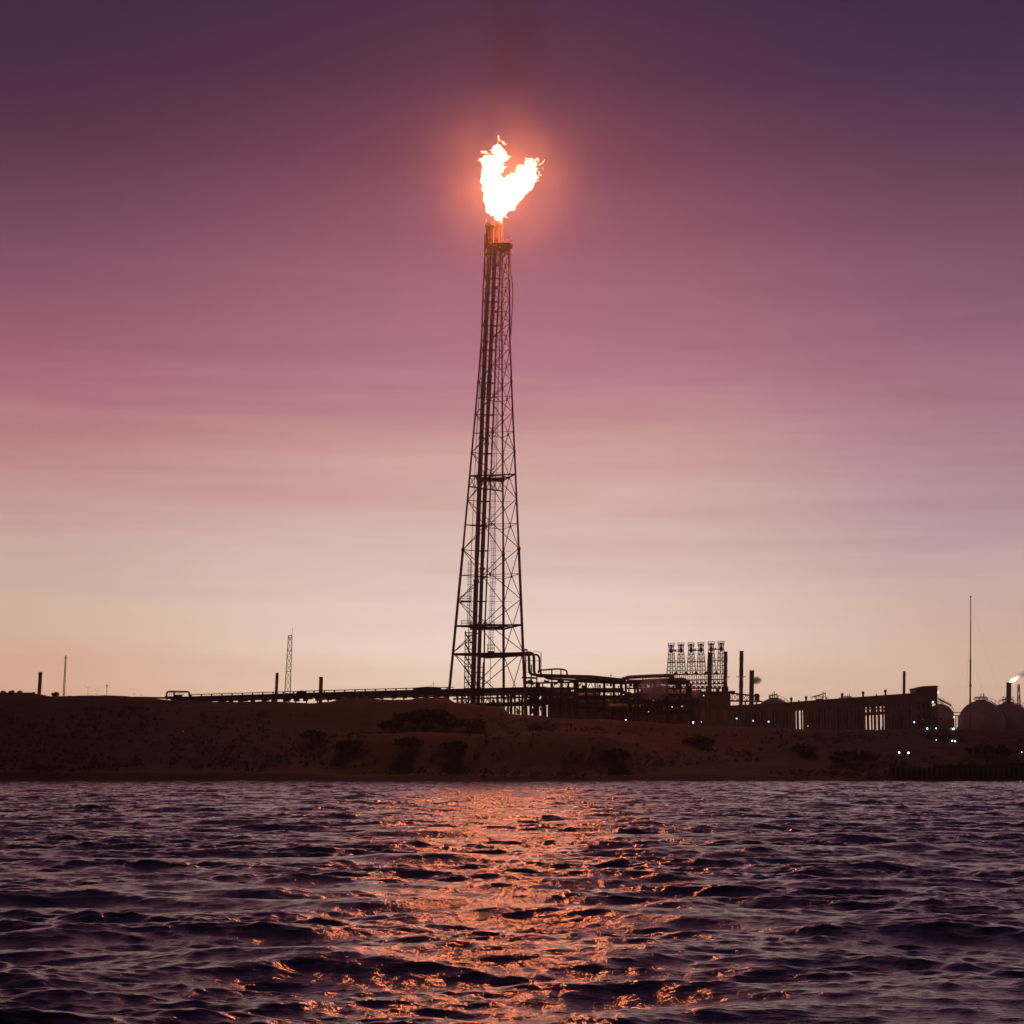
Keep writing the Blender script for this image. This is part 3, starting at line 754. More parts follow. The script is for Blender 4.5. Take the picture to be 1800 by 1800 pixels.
for a, b in zip(xs_[:-1], xs_[1:]):
    for i in range(3):
        for dd in (0, 18): m.tube([W(a, lv[i], CDp+dd), W(b, lv[i+1], CDp+dd)], .06, 4); m.tube([W(b, lv[i], CDp+dd), W(a, lv[i+1], CDp+dd)], .06, 4)
    c = (a+b)/2; m.tube([W(c, 1186, CDp+4), W(c, 1213, CDp+4)], .1, 5); m.box(W(c, 1208, CDp+6), (1.2, 1, 1.0)); m.box(W(c-2, 1199.5, CDp+6), (.8, 1, .7))
m.build('bracing', M['rust'], cs)
for x in (1188, 1206, 1223.5, 1241, 1259):
    m = MB(); c = W(x, 1186, CDp+5); m.lathe(c, [(1.0, 0), (1.0, .5), (.75, 1.0), (.3, 1.3), (.05, 1.35)], 12); m.build('drum_head', M['dark'], cs)
m = MB(); m.tube(smooth_path([W(1168,1187,CDp-1), W(1169,1184.5,CDp-1), W(1174,1184.5,CDp-1), W(1175,1187,CDp-1)], .8), .15, 6); m.build('pipe_bend', M['dark'], cs)
derricks = [(1180.3,1132.5,'leftmost of six open lattice drum towers'),(1197.5,1132,'second of six lattice drum towers, bridged to the leftmost'),(1215.3,1131.5,'third lattice drum tower, left half of the middle pair'),
            (1232.7,1131,'fourth lattice drum tower, right half of the middle pair'),(1250.7,1130,'fifth lattice drum tower, partly behind a smokestack'),(1268.2,1129,'rightmost of six lattice drum towers, beside a smokestack')]
def make_derrick():
    root = empty('drum_tower', (0, 0, 0), '', 'lattice tower', 'six lattice towers over the drum deck')
    H = 54*CM; wt, wb = 4.0*CM, 8.0*CM
    def hw(t): return wt + (wb-wt)*max(0, (1-t))**1.1 if t < .78 else wt
    def cor(i, t): s = ((-1,-1),(1,-1),(1,1),(-1,1))[i]; w = hw(t); return Vector((s[0]*w, s[1]*w, H*t))
    for i in range(4):
        m = MB(); m.tube([cor(i, t) for t in np.linspace(0, .97, 8)], .085, 5); m.build('leg', M['rust'], root)
    ts = [0, .13, .26, .39, .52, .65, .78, .9]; m = MB()
    for a, b in zip(ts[:-1], ts[1:]):
        for i in range(4):
            j = (i+1) % 4; m.tube([cor(i, a), cor(j, b)], .055, 4); m.tube([cor(j, a), cor(i, b)], .055, 4); m.tube([cor(i, b), cor(j, b)], .065, 4)
    m.build('bracing', M['rust'], root)
    m = MB(); m.tube([(-.5, 0, 0), (-.5, 0, H*.72)], .22, 6); m.tube([(.45, 0, 0), (.45, 0, H*.74)], .18, 6); m.build('riser', M['dark'], root)
    m = MB(); m.lathe((0, 0, H*.72), [(.4, 0), (.8, .3), (.75, 1.6), (.35, 2.2), (.3, 3.6)], 10); m.build('hoist', M['dark'], root)
    m = MB(); w = wt*1.35; m.box((0, 0, H*.94), (w*2, w*2, .3)); m.box((0, 0, H*.94+.4), (w*.9, w*.9, .5)); pf = m.build('crown_platform', M['dark'], root)
    m = MB()
    for i in range(4):
        s = ((-1,-1),(1,-1),(1,1),(-1,1)); a = Vector((s[i][0]*w, s[i][1]*w, H*.94)); b = Vector((s[(i+1)%4][0]*w, s[(i+1)%4][1]*w, H*.94))
        m.tube([a, a+Vector((0,0,1.5))], .07, 4); m.tube([a+Vector((0,0,1.3)), b+Vector((0,0,1.3))], .06, 4); m.tube([a+Vector((0,0,.7)), b+Vector((0,0,.7))], .05, 4)
    m.build('railing', M['rust'], pf)
    return root
dproto = make_derrick()
for i, (x, yt, lab) in enumerate(derricks):
    o = dproto if i == 0 else copy_tree(dproto)
    o.location = W(x, yt+54, CDp+7); o['label'] = lab
    o.scale = (1, 1, (W(x, yt, CDp+7).z - W(x, 1186+sl(x), CDp+7).z)/(54*CM)); o.location.z = W(x, 1186+sl(x), CDp+7).z
for k, nm in enumerate(('left', 'middle', 'right')):
    a, b = derricks[2*k], derricks[2*k+1]
    for y, dy in ((12.5, 0), (31.5, 0)):
        root = empty('walkway', W((a[0]+b[0])/2, (a[1]+b[1])/2+y, CDp+7), ('upper' if y < 20 else 'lower')+' walkway bridging the '+nm+' pair of lattice drum towers', 'walkway', 'walkways between lattice towers')
        ex = 4 if y < 20 else 7
        m = MB(); m.bar(W(a[0]-ex, a[1]+y, CDp+7), W(b[0]+ex, b[1]+y, CDp+7), 1.2, .3); m.build('deck', M['dark'], root)
        m = MB(); m.tube([W(a[0]-ex, a[1]+y-3.2, CDp+6.4), W(b[0]+ex, b[1]+y-3.2, CDp+6.4)], .05, 4)
        for t in np.linspace(0, 1, 6): x = a[0]+(b[0]-a[0])*t; yy = a[1]+(b[1]-a[1])*t+y; m.tube([W(x, yy, CDp+6.4), W(x, yy-3.2, CDp+6.4)], .05, 4)
        if y < 20: m.box(W((a[0]+b[0])/2-2, (a[1]+b[1])/2+y-1.6, CDp+7), (.8, .8, .6))
        m.build('railing', M['rust'], root)

# ------------------------------------------------------------------ smokestacks
def stack(xt, yt, xb, yb, w, d, lab, bands=(), plat=(), base=None, wavy=False, name='smokestack', group='smokestacks on the skyline'):
    top = W(xt, yt, d); bot = W(xb, yb, d); q = mpp(d)
    k = bot + (bot-top)*(max(0, (bot.z-gz(bot))/max(.1, (top.z-bot.z)))); k.z = gz(bot)-.3
    root = empty(name, Vector((k.x, k.y, k.z+.3)), lab, 'smokestack', group)
    m = MB(); r = w/2*q; N = 26; pts = []; rs = []
    for i in range(N+1):
        t = i/N; pts.append(k.lerp(top, t)); rs.append(r*(1.06-.06*t)*(1+(.07*math.sin(i*1.9) if wavy else 0)))
    m.tube(pts, rs, 16); m.build('shaft', M['far'], root, True)
    m = MB(); m.tube([top-Vector((0,0,1.2*q)), top+Vector((0,0,.15*q))], r*1.10, 16); m.tube([top, top+Vector((0,0,.3*q))], r*.8, 12); m.build('rim', M['dark'], root)
    for y in bands:
        c = W(xt+(xb-xt)*(y-yt)/(yb-yt), y, d); m = MB(); m.tube([c-Vector((0,0,.5*q)), c+Vector((0,0,.5*q))], r*1.3, 16); m.build('band', M['dark'], root)
    for y, ext in plat:
        c = W(xt+(xb-xt)*(y-yt)/(yb-yt), y, d); m = MB(); e = ext*q; m.box(c, (2*r+2*e, 2*r+e, .5*q)); 
        for s in (-1, 1): m.bar(c+Vector((s*(r+e*.8), 0, 0)), c+Vector((s*r, 0, -2.5*q)), .3*q)
        p_ = m.build('platform', M['dark'], root)
        m = MB()
        for s in (-1, 1):
            m.bar(c+Vector((s*(r+e), 0, 0)), c+Vector((s*(r+e), 0, 1.8*q)), .2*q); m.bar(c+Vector((s*r, 0, 1.7*q)), c+Vector((s*(r+e), 0, 1.7*q)), .18*q)
        m.build('railing', M['dark'], p_)
    if base:
        bw, by = base; c = W(xb, by, d); g0 = c.copy(); g0.z = gz(c); m = MB(); m.lathe((c.x, c.y, g0.z), [(bw/2*q, 0), (bw/2*q, c.z-g0.z-1.5*q), (bw*.36*q, c.z-g0.z)], 16); m.build('base', M['concrete'], root)
    m = MB(); m.bar(top+Vector((r+.25*q, -.3*q, 0)), k+Vector((r*1.06+.25*q, -.3*q, 0)), .18*q); m.build('ladder', M['dark'], root)
    return root
stack(71.2,1181.5,68.6,1221,6.2,640,'lone smokestack on the hilltop at the left end of the skyline',(1185,))
stack(487.2,1183,485.4,1221,5.2,690,'slender smokestack just left of the red lattice mast')
stack(564.4,1190,563.4,1222,6.6,670,'short wide smokestack right of the red lattice mast')
stack(1247.8,1147,1247.2,1216,7.2,860,'smokestack in front of the fifth lattice tower',(),((1190,4),),None,False)
stack(1275.5,1145.5,1274.6,1216,6.6,860,'smokestack with a flared base at the right end of the lattice towers',(),((1190,5),),(11.5,1206),True)
stack(1303.4,1144.5,1302.2,1242,6.8,840,'tallest smokestack, standing alone right of the lattice towers',(),((1189.5,5),),None,True)
stack(1321.5,1178.5,1320.6,1242,8.0,820,'stubby pale smokestack trailing a dark puff of smoke',())
stack(1589.4,1180,1588.9,1222,4.6,640,'thin smokestack rising behind the conveyor gallery',(1187,))
fs_ = stack(1773.3,1200,1772.8,1240,8.4,1020,'far smokestack with a small flame at its mouth',(),((1226,5),),None,False)
m = MB()
for i, (x, y, r) in enumerate([(1776,1198.6,1.6),(1778.5,1196.8,2.6),(1781.5,1194.8,3.2),(1784.5,1193.2,2.4),(1786.5,1191.6,1.4),(1783,1196.4,1.6)]):
    blob_mesh(m, W(x, y, 1020), r*mpp(1020), i+40, .3, 3)
ff = empty('gas_flame', W(1774, 1200, 1020), 'small windblown flame on the far smokestack at the right edge', 'flame')
m.build('flame_body', emit('far_flame', (1, .45, .2), 7), ff, True)
m = MB()
for i, (x, y, r) in enumerate([(1789,1190,1.2),(1787.5,1194,1.3),(1790.8,1192,.8),(1775,1200,1.3),(1791.5,1188.5,.7),(1784,1190.6,.9),(1788,1188.8,.7),(1780,1199,.9)]): blob_mesh(m, W(x, y, 1020), r*mpp(1020), i+60, .7, 2)
m.build('flame_wisp', M['wisp'], ff, True)
# truss bridge by the stacks
tb_ = empty('truss_bridge', W(1312, 1240, 800), 'short truss bridge running behind the smokestacks on the right', 'truss bridge'); tb_.location.z = gz(tb_.location)
m = MB(); D8 = 880
for a, b in (((1280,1218),(1335,1224)),((1280,1232),(1340,1233))): m.bar(W(*a,D8), W(*b,D8), .6, .7)
for i in range(7):
    x0 = 1280+i*8; x1 = x0+8; yt0 = 1218+(x0-1280)*.11; yt1 = 1218+(x1-1280)*.11
    m.tube([W(x0,yt0,D8), W(x1,1232,D8)], .12, 4); m.tube([W(x0,1232,D8), W(x1,yt1,D8)], .12, 4); m.bar(W(x0,yt0,D8), W(x0,1232,D8), .2)
m.build('truss', M['dark'], tb_)
for x in (1283, 1310, 1330):
    m = MB(); a = W(x,1232,D8); b = a.copy(); b.z = gz(a); m.bar(a, b, .6); m.build('pier', M['dark'], tb_)
m = MB(); m.box(W(1330,1225.5,D8), (1.6,1.2,3)); m.box(W(1334,1226,D8), (.4,.4,2.6)); m.bar(W(1328,1222,D8), W(1336,1222,D8), .3); m.box(W(1287,1216,D8), (2.4,1,.8)); m.build('head_frame', M['dark'], tb_)

# ------------------------------------------------------------------ conveyor gallery and transfer house
GD = 620.0; GM = mpp(GD)
gt = [(1280,1241),(1345,1237.3),(1380,1235.5),(1490,1227),(1612,1218.3)]
gb = [(1280,1253.5),(1380,1250),(1490,1244.5),(1612,1238)]
ga = empty('conveyor_gallery', W(1450, 1280, GD), 'long enclosed conveyor gallery climbing to the right on thin legs', 'conveyor gallery'); ga.location.z = gz(ga.location)
m = MB(); dep = Vector((0, 5, 0)); px_ = [1281,1345,1380,1436,1490,1550,1611]
for a, b in zip(px_[:-1], px_[1:]):
    A0, B0, A1, B1 = W(a, interp(a, gb), GD), W(b, interp(b, gb), GD), W(a, interp(a, gt), GD), W(b, interp(b, gt), GD)
    m.add([A0, B0, B1, A1, A0+dep, B0+dep, B1+dep, A1+dep], [(0,1,2,3),(5,4,7,6),(0,4,5,1)] + ([(0,3,7,4)] if a == 1281 else []) + ([(1,5,6,2)] if b == 1611 else []))
m.build('wall', M['clad'], ga)
m = MB()
for a, b in zip(px_[:-1], px_[1:]):
    A1, B1 = W(a, interp(a, gt)-.3, GD), W(b, interp(b, gt)-.3, GD); e = Vector((0, -.4, 0)); rdg = Vector((0, 2.5, .12)); w_ = Vector((0, 5.4, 0))
    m.add([A1+e, B1+e, B1+rdg, A1+rdg, A1+w_, B1+w_], [(0,1,2,3),(3,2,5,4),(0,4,5,1),(0,3,4),(1,5,2)])
m.build('roof', M['dark'], ga)
m = MB()
for x in np.arange(1284, 1611, 4.2):   # ribs of the cladding
    m.bar(W(x, interp(x, gb)-.3, GD-.12), W(x, interp(x, gt)+.4, GD-.12), .1, .1)
m.build('cladding_rib', M['clad'], ga)
for x, w, h in ((1391,3.6,6),(1417,3.6,6),(1480.5,3.8,6.4),(1517.3,3.8,6.6),(1556.5,3.8,6.8),(1404,2,2),(1540.5,2,2.2)):
    w *= 1.3; h *= 1.4
    m = MB(); c = W(x, interp(x, gt)-.3, GD+2.5); m.lathe(c-Vector((0,0,.3)), [(w*.5*GM*1.05, 0), (w*.36*GM, .5), (w*.36*GM, h*GM*.7), (w*.5*GM, h*GM*.78), (w*.5*GM, h*GM+.3)], 10); m.build('roof_vent', M['dark'], ga)
RG = random.Random(4); x = 1286.0
holes = ((1393.5,1411),(1515,1554))
while x < 1608:
    inh = any(a < x < b for a, b in holes)
    for dd in (.3, 4.7):
        m = MB(); a = W(x, interp(x, gb), GD+dd); b = a.copy(); b.z = gz(a)-.3; m.bar(a, b, RG.choice((.4, .5, .7))); m.build('support_leg', M['dark'], ga)
    x += RG.uniform(5.5, 7.2) if inh else RG.uniform(4.0, 6.5)
m = MB()
for a, b in ((1411,1515),(1554,1606)):
    y = lambda q: interp(q, gb)+6.5
    m.bar(W(a, y(a), GD+.1), W(b, y(b), GD+.1), .3, .4)
m.bar(W(1512,1255.5,GD+1), W(1606,1250.5,GD+1), 1.4, 1.0); m.bar(W(1505,1247.5,GD+3), W(1570,1244,GD+3), .5, .3)
for x in np.arange(1519, 1566, 4.2): m.bar(W(x,1247.5,GD+1), W(x+2.6,1244.4,GD+1), .22); 
for x in np.arange(1519, 1600, 8.0): m.bar(W(x,1255,GD+1), W(x,interp(x,gb),GD+1), .5)
m.build('service_walkway', M['dark'], ga)
# rear sheeting behind the legs, open in two bays
for a, b in ((1284,1392.5),(1411.5,1513.5),(1554.5,1608)):
    m = MB(); A0 = W(a, 1279, GD+5.3); B0 = W(b, 1279, GD+5.3); A0.z = gz(A0)-.3; B0.z = gz(B0)-.3
    A1 = W(a, interp(a, gb)-.5, GD+5.3); B1 = W(b, interp(b, gb)-.5, GD+5.3); t_ = Vector((0, .2, 0))
    m.add([A0, B0, B1, A1, A0+t_, B0+t_, B1+t_, A1+t_], [(0,1,2,3),(5,4,7,6),(0,3,7,4),(1,5,6,2),(3,2,6,7)]); m.build('rear_sheeting', M['sheet'], ga)
# heaps visible through the openings
for px, w, h, d, lab in ((1402,9,4,680,'dark rubble heap seen through the small opening under the gallery'),(1551,14,6,680,'dark rubble heap seen through the wide opening under the gallery'),(1521,7,4,680,'small rubble heap at the left of the wide gallery opening')):
    c = W(px, 1280, d); c.z = gz(c)-.2; q = mpp(d); m = MB(); top = W(px, 1280-h, d).z
    vs_ = []; N = 12
    for i in range(6):
        for k in range(N):
            a = 2*PI*k/N; r = (1-i/5)**.8*w/2*q*(1+.2*noise.noise(Vector((i, k, px)))); vs_.append(c+Vector((r*math.cos(a), r*math.sin(a), (top-c.z)*(i/5)**.8)))
    m.add(vs_, [(i*N+k, i*N+(k+1) % N, (i+1)*N+(k+1) % N, (i+1)*N+k) for i in range(5) for k in range(N)])
    tag(m.build('rubble_heap', gm), lab, 'rubble heap', 'heaps behind the gallery')
# transfer house
th = empty('transfer_house', W(1630, 1300, GD), 'tall dark transfer house at the upper end of the conveyor gallery', 'building'); th.location.z = gz(th.location)
hx0, hx1 = 1609.5, 1648; dep = 9.0
def hz(px, py): return W(px, py, GD-.6)
a0, b0 = hz(hx0, 1236), hz(hx1, 1236); at_, mt_, bt_ = hz(hx0, 1210.5), hz(1622, 1207.5), hz(1645, 1206.4); ct_ = hz(hx1, 1208)
dv = Vector((0, dep, 0)); m = MB()
ring = [a0, b0, ct_, bt_, mt_, at_]
m.add(ring+[p+dv for p in ring], [(0,1,2,3,4,5),(11,10,9,8,7,6)] + [(i, i+6, (i+1) % 6+6, (i+1) % 6) for i in range(6)]); m.build('wall', M['clad'], th)
m = MB()
for p_, q_ in ((at_, mt_), (mt_, bt_), (bt_, ct_)): m.bar(p_+Vector((-.1,dep/2,.12)), q_+Vector((.2,dep/2,.12)), dep+.6, .22)
m.build('roof', M['dark'], th)
m = MB()
for px in np.arange(1611, 1648, 2.6): m.bar(hz(px,1236)+Vector((0,-.08,0)), hz(px,1210)+Vector((0,-.08,0)), .08)
m.build('cladding_rib', M['clad'], th)
m = MB(); m.bar(hz(1599,1212.6), hz(1611,1212), 1.6, .4); m.bar(hz(1604,1213), hz(1606,1217), .12); m.build('canopy', M['dark'], th)
for px in (1611.5, 1620, 1628, 1637, 1646.5):
    for dy in (.4, dep-.4):
        m = MB(); p = hz(px, 1236)+Vector((0,dy,0)); q = p.copy(); q.z = gz(p)-.3; m.bar(p, q, .55); m.build('support_leg', M['dark'], th)
for py in (1252, 1268, 1285):
    m = MB(); m.bar(hz(1610,py)+Vector((0,dep/2,0)), hz(1648,py)+Vector((0,dep/2,0)), dep, .3); fl_ = m.build('floor', M['dark'], th)
    m = MB(); m.bar(hz(1610,py-2.2), hz(1648,py-2.2), .07); m.bar(hz(1610,py-4.2), hz(1648,py-4.2), .07); m.build('railing', M['rust'], fl_)
m = MB(); m.box((hz(1616,1265)+hz(1624,1265))/2+Vector((0,5,0)), (2.2,5,9)); m.box(hz(1640,1262)+Vector((0,6,0)), (3,4,6)); m.box(hz(1632,1280)+Vector((0,6,0)), (4,5,6)); m.build('hopper', M['clad'], th)
m = MB(); p_ = (hz(1610.5,1238)+hz(1648,1238))/2+Vector((0,dep-.5,1.6)); q_ = p_.copy(); q_.z = gz(p_)-.3; m.box((p_+q_)/2, ((hz(1648,1238)-hz(1610.5,1238)).x, .2, p_.z-q_.z)); m.build('rear_sheeting', M['clad'], th)
m = MB(); m.bar(hz(1649,1228), hz(1672,1240), 1.0, .35); m.bar(hz(1649,1225), hz(1672,1237), .08); m.build('stair', M['rust'], th)
m = MB(); m.bar(hz(1612,1286), hz(1634,1318), .5); m.bar(hz(1640,1286), hz(1646,1316), .5); m.build('chute', M['clad'], th)

# ------------------------------------------------------------------ spherical tanks
def sphere_tank(px, pyt, rpx, d, lab, gear):
    q = mpp(d); r = rpx*q; top = W(px, pyt, d); c = top - Vector((0, 0, r))
    root = empty('sphere_tank', Vector((c.x, c.y, gz(c))), lab, 'storage tank', 'spherical storage tanks')
    prof = [(max(.02, r*math.sin(a)), -r*math.cos(a)) for a in np.linspace(.02, PI-.02, 25)]
    m = MB(); m.lathe(c, prof, 40); m.build('shell', M['tank'], root, True)
    for k in range(10):
        a = 2*PI*k/10; p = c+Vector((r*.96*math.cos(a), r*.96*math.sin(a), 0)); b = p.copy(); b.z = gz(p)-.3
        m = MB(); m.tube([b, p], .35, 8); m.build('support_leg', M['tank'], root)
    m = MB()   # spiral stair over the shoulder
    for s in (1,):
        pts = [c+Vector((math.sin(a)*r*1.02, -.2*r*math.cos(a), math.cos(a)*r*1.02)) for a in np.linspace(.22, 1.35, 14)]
        m.tube(pts, .18, 5); m.tube([p_+Vector((.3,0,1.1)) for p_ in pts], .07, 4)
        for p_ in pts[::2]: m.tube([p_, p_+Vector((.3,0,1.1))], .06, 4)
    m.build('stair', M['dark'], root)
    m = MB(); w = rpx*.24*q; m.lathe(top-Vector((0,0,.3)), [(w, 0), (w, .5)], 16); pf = m.build('top_platform', M['dark'], root)
    m = MB()
    for k in range(12):
        a = 2*PI*k/12; p_ = top+Vector((w*math.cos(a), w*math.sin(a), .2)); m.tube([p_, p_+Vector((0,0,1.2))], .07, 4)
        a2 = 2*PI*(k+1)/12; p2 = top+Vector((w*math.cos(a2), w*math.sin(a2), 1.4)); m.tube([p_+Vector((0,0,1.2)), p2], .06, 4)
    m.build('railing', M['dark'], pf)
    m = MB()
    gear = [(dx, h*1.25, wd*1.3) for dx, h, wd in gear]
    for dx, h, wd in gear: p_ = top+Vector((dx*q, 0, .2)); m.tube([p_, p_+Vector((0,0,h*q))], wd*q/2, 6)
    if len(gear) > 2:
        a = top+Vector((gear[0][0]*q,0,gear[0][1]*q*.85)); b = top+Vector((gear[-1][0]*q,0,gear[-1][1]*q*.85)); m.tube([a, b], .22, 6)
        for dx in (gear[0][0]-2.2, gear[-1][0]+2.2): p_ = top+Vector((dx*q,0,gear[0][1]*q)); m.tube([p_, p_-Vector((0,0,1.2))], .16, 5)
    m.build('valve_gear', M['dark'], root)
SD = 820
sphere_tank(1359.5,1227.5,33,SD,'spherical tank showing only its low dome behind the left end of the gallery',((-5,4,1),(-1.5,7,.8),(1.5,9,1.4),(6,6.5,.7)))
sphere_tank(1440,1229.5,27,SD,'spherical tank dome with piping behind the middle of the gallery',((-12,4,.6),(-8,5,.8),(7,10,1.2),(11,10,1.0)))
sphere_tank(1486,1230,25,SD+40,'spherical tank hidden but for top valves behind the gallery, left of the thin stack',((-8,4,.8),(-4,4,.8),(0,5,.6),(4,7,.8),(7,8,1),(11,5,.5)))
sphere_tank(1651,1238.5,25,SD-60,'smaller round tank right behind the transfer house',((5,6,.4),(8,9,.4)))
sphere_tank(1724.5,1231,41,SD,'big spherical tank behind the tall thin mast',((-10,4,.8),(-4,4,1),(0,9,1.2),(5,9,1.6),(9,4,.8)))
sphere_tank(1772.5,1235,41,SD+20,'spherical tank in front of the far flaming stack',((-14,4,.8),(-9,8,1),(-5,7,1.2),(7,5,.6)))
sphere_tank(1834,1243,41,SD+20,'spherical tank cut by the right edge of the view',((-10,4,.8),(-4,4,1)))
wk = empty('tank_walkway', W(1681,1284,SD-20), 'thin walkway linking the small round tank to the big spherical tank', 'walkway'); wk.location.z = gz(wk.location)
m = MB(); m.bar(W(1672,1252.6,SD-20), W(1693,1252,SD-20), .6, .3); m.bar(W(1673,1258,SD-20), W(1688,1258,SD-20), .8, .35); m.build('deck', M['dark'], wk)
m = MB(); m.bar(W(1684.5,1258,SD-20), W(1684.5,1282,SD-20), .35); m.bar(W(1673.5,1253,SD-20), W(1673.5,1282,SD-20), .3); m.bar(W(1680,1258,SD-20), W(1680,1284,SD-20), .3)
for q_ in [W(1684.5,1282,SD-20)]: b = q_.copy(); b.z = gz(b); m.bar(q_, b, .35)
m.build('post', M['dark'], wk)

# ------------------------------------------------------------------ masts and poles
def lattice_mast(xt, yt, xb, yb, wt, wb, d, lab, bands, m_, extra=None, bars=True, n=14, th_=.07):
    q = mpp(d); top = W(xt, yt, d); bot = W(xb, yb, d); z0 = gz(bot)
    k = bot + (bot-top)*((bot.z-z0)/(top.z-bot.z)); k.z = z0-.2
    root = empty('lattice_mast', k.copy(), lab, 'lattice mast', 'lattice masts on the skyline')
    s4 = ((-1,-1),(1,-1),(1,1),(-1,1)); wb2 = wb + (wb-wt)*((bot.z-z0)/(top.z-bot.z))
    def cor(i, t): w = (wb2+(wt-wb2)*t)/2*q; return k.lerp(top, t)+Vector((s4[i][0]*w, s4[i][1]*w, 0))
    for i in range(4): m = MB(); m.tube([cor(i, 0), cor(i, 1)], th_*1.35, 5); m.build('leg', m_, root)
    m = MB()
    for a in range(n):
        t0, t1 = a/n, (a+1)/n
        for i in range(4):
            j = (i+1) % 4; m.tube([cor(i, t0), cor(j, t1)], th_, 4)
            if bars: m.tube([cor(j, t0), cor(i, t1)], th_, 4)
            m.tube([cor(i, t1), cor(j, t1)], th_*.8, 4)
    m.build('bracing', m_, root)
    for y in bands:
        t = (W(xt, y, d).z-k.z)/(top.z-k.z); m = MB(); w = (wb2+(wt-wb2)*t)*q*1.12; m.box(k.lerp(top, t), (w, w, .5*q)); m.build('collar', m_, root)
    if extra: extra(root, top, q)
    return root
def ex1(root, top, q):
    m = MB(); m.tube([top+Vector((2.6*q,0,-1*q)), top+Vector((3.6*q,0,13*q))], .06, 4); 
    for h in (3, 8, 12): m.box(top+Vector((2.8*q+h*.06*q,0,h*q)), (.9*q,.6*q,.8*q))
    m.build('antenna', M['dark'], root)
lattice_mast(510.2,1117,505.5,1216,6.4,9.6,760,'tall pale red lattice mast between two short smokestacks',(1117.5,1120.5,1123.3,1144,1180),M['mast'],ex1,True,16,.042)
def ex2(root, top, q):
    m = MB(); m.box(top+Vector((0,0,.8*q)), (1.6*q,1*q,2.6*q)); m.bar(top+Vector((-5*q,0,-12*q)), top+Vector((2*q,0,-12*q)), .3*q); m.bar(top+Vector((-4*q,0,-3*q)), top+Vector((2.5*q,0,-1.5*q)), .3*q); m.build('antenna', M['dark'], root)
lattice_mast(115.6,1154,112,1223,1.8,2.7,780,'slim red lattice mast right of the lone left smokestack',(1158,1166),M['mast'],ex2,False,26,.05)
def ex3(root, top, q):
    m = MB(); m.box(top+Vector((0,0,.5*q)), (3*q,3*q,.8*q)); m.bar(top, top+Vector((0,0,3*q)), .4*q); m.build('head', M['dark'], root)
lattice_mast(1790.5,1204,1791,1240,3,5,1050,'lattice mast next to the far flaming stack',(1207,1216,1228),M['mast'],ex3,True,8,.09)
ms = empty('guyed_mast', W(1705.5,1290,600), 'very tall thin dark mast in front of the big spherical tank', 'mast'); ms.location.z = gz(ms.location)
m = MB(); a = W(1705.3,1290,600); a.z = gz(a)-.2; m.tube([a, W(1705.4,1228,600), W(1705.5,1227.5,600), W(1705.9,1160,600), W(1706.0,1159.5,600), W(1706.3,1049.5,600)], [.30,.29,.24,.23,.16,.12], 8); m.build('pole', M['dark'], ms)
m = MB(); 
for x, y, ph in ((1640,1290,1150),(1760,1262,1150),(1690,1290,1100),(1790,1290,1062),(1700,1290,1062)):
    b = W(x, y, 600+R.uniform(-12,12)); b.z = gz(b); m.tube([W(1706, ph, 600), b], .009, 4, False)
m.build('guy_wire', M['dark'], ms)
m = MB(); m.box(W(1706.3,1049,600), (.45,.3,.35)); m.box(W(1705.8,1205,600), (.6,.5,.5)); m.build('fitting', M['dark'], ms)

def street_lamp(px, py, d, lab):
    q = mpp(d); top = W(px, py, d); b = top.copy(); b.z = gz(b)
    root = empty('street_lamp', b, lab, 'street lamp', 'twin street lamps on the hilltop')
    m = MB(); m.tube([b, top], [.3*q, .2*q], 6); m.build('pole', M['rust'], root)
    for s in (-1, 1):
        m = MB(); e = top+Vector((s*4.6*q,0,1.9*q)); m.tube([top-Vector((0,0,.8*q)), e], .17*q, 5); ar = m.build('arm', M['rust'], root)
        m = MB(); m.bar(e-Vector((s*1.2*q,0,0)), e+Vector((s*.8*q,0,.5*q)), .5*q, .35*q); m.build('lamp_head', M['dark'], ar)
street_lamp(154.4,1208.5,560,'taller twin-arm street lamp just right of the slim red mast')
street_lamp(170.8,1213.4,620,'lower twin-arm street lamp beside the antenna pole')
pp_ = empty('antenna_pole', W(187.6,1224,640), 'dark antenna pole with crossarms right of the twin street lamps', 'pole'); pp_.location.z = gz(pp_.location)
q = mpp(640); m = MB(); b = W(187.3,1224,640); b.z = gz(b); m.tube([b, W(187.8,1201,640)], [.6*q,.3*q], 6); m.build('pole', M['rust'], pp_)
m = MB(); 
for y, a_, c_ in ((1205,184.8,192),(1209,186,190.5),(1215,186.5,189.5)): m.bar(W(a_,y,640), W(c_,y-.3,640), .5*q)
m.box(W(188,1206.5,640), (1.4*q,.8*q,3*q)); m.build('crossarm', M['dark'], pp_)
for px, py, lab in ((62,1211.8,'tiny lone lamp post on the hilltop left of the smokestack'),(236,1219,'tiny bent lamp post left of the raised pipe loop'),(249,1221.6,'second tiny lamp post left of the raised pipe loop')):
    q = mpp(600); t = W(px, py, 600); b = t.copy(); b.z = gz(b); root = empty('lamp_post', b, lab, 'lamp post', 'tiny lamp posts on the hilltop')
    m = MB(); m.tube([b, t], .16*q, 5); m.build('pole', M['rust'], root)
    m = MB(); m.bar(t-Vector((1.4*q,0,-.3*q)), t+Vector((1.4*q,0,-.5*q)), .5*q, .5*q); m.build('lamp_head', M['dark'], root)
cr = empty('tower_crane', W(761,1212,1400), 'tiny pale crane on the skyline left of the flare tower', 'crane'); cr.location.z = gz(cr.location)
q = mpp(1400); m = MB(); b = W(760.8,1212,1400); b.z = gz(b); m.bar(b, W(762,1196,1400), .5*q); m.bar(W(763.2,1212,1400), W(763,1201,1400), .35*q); m.build('post', M['tank'], cr)
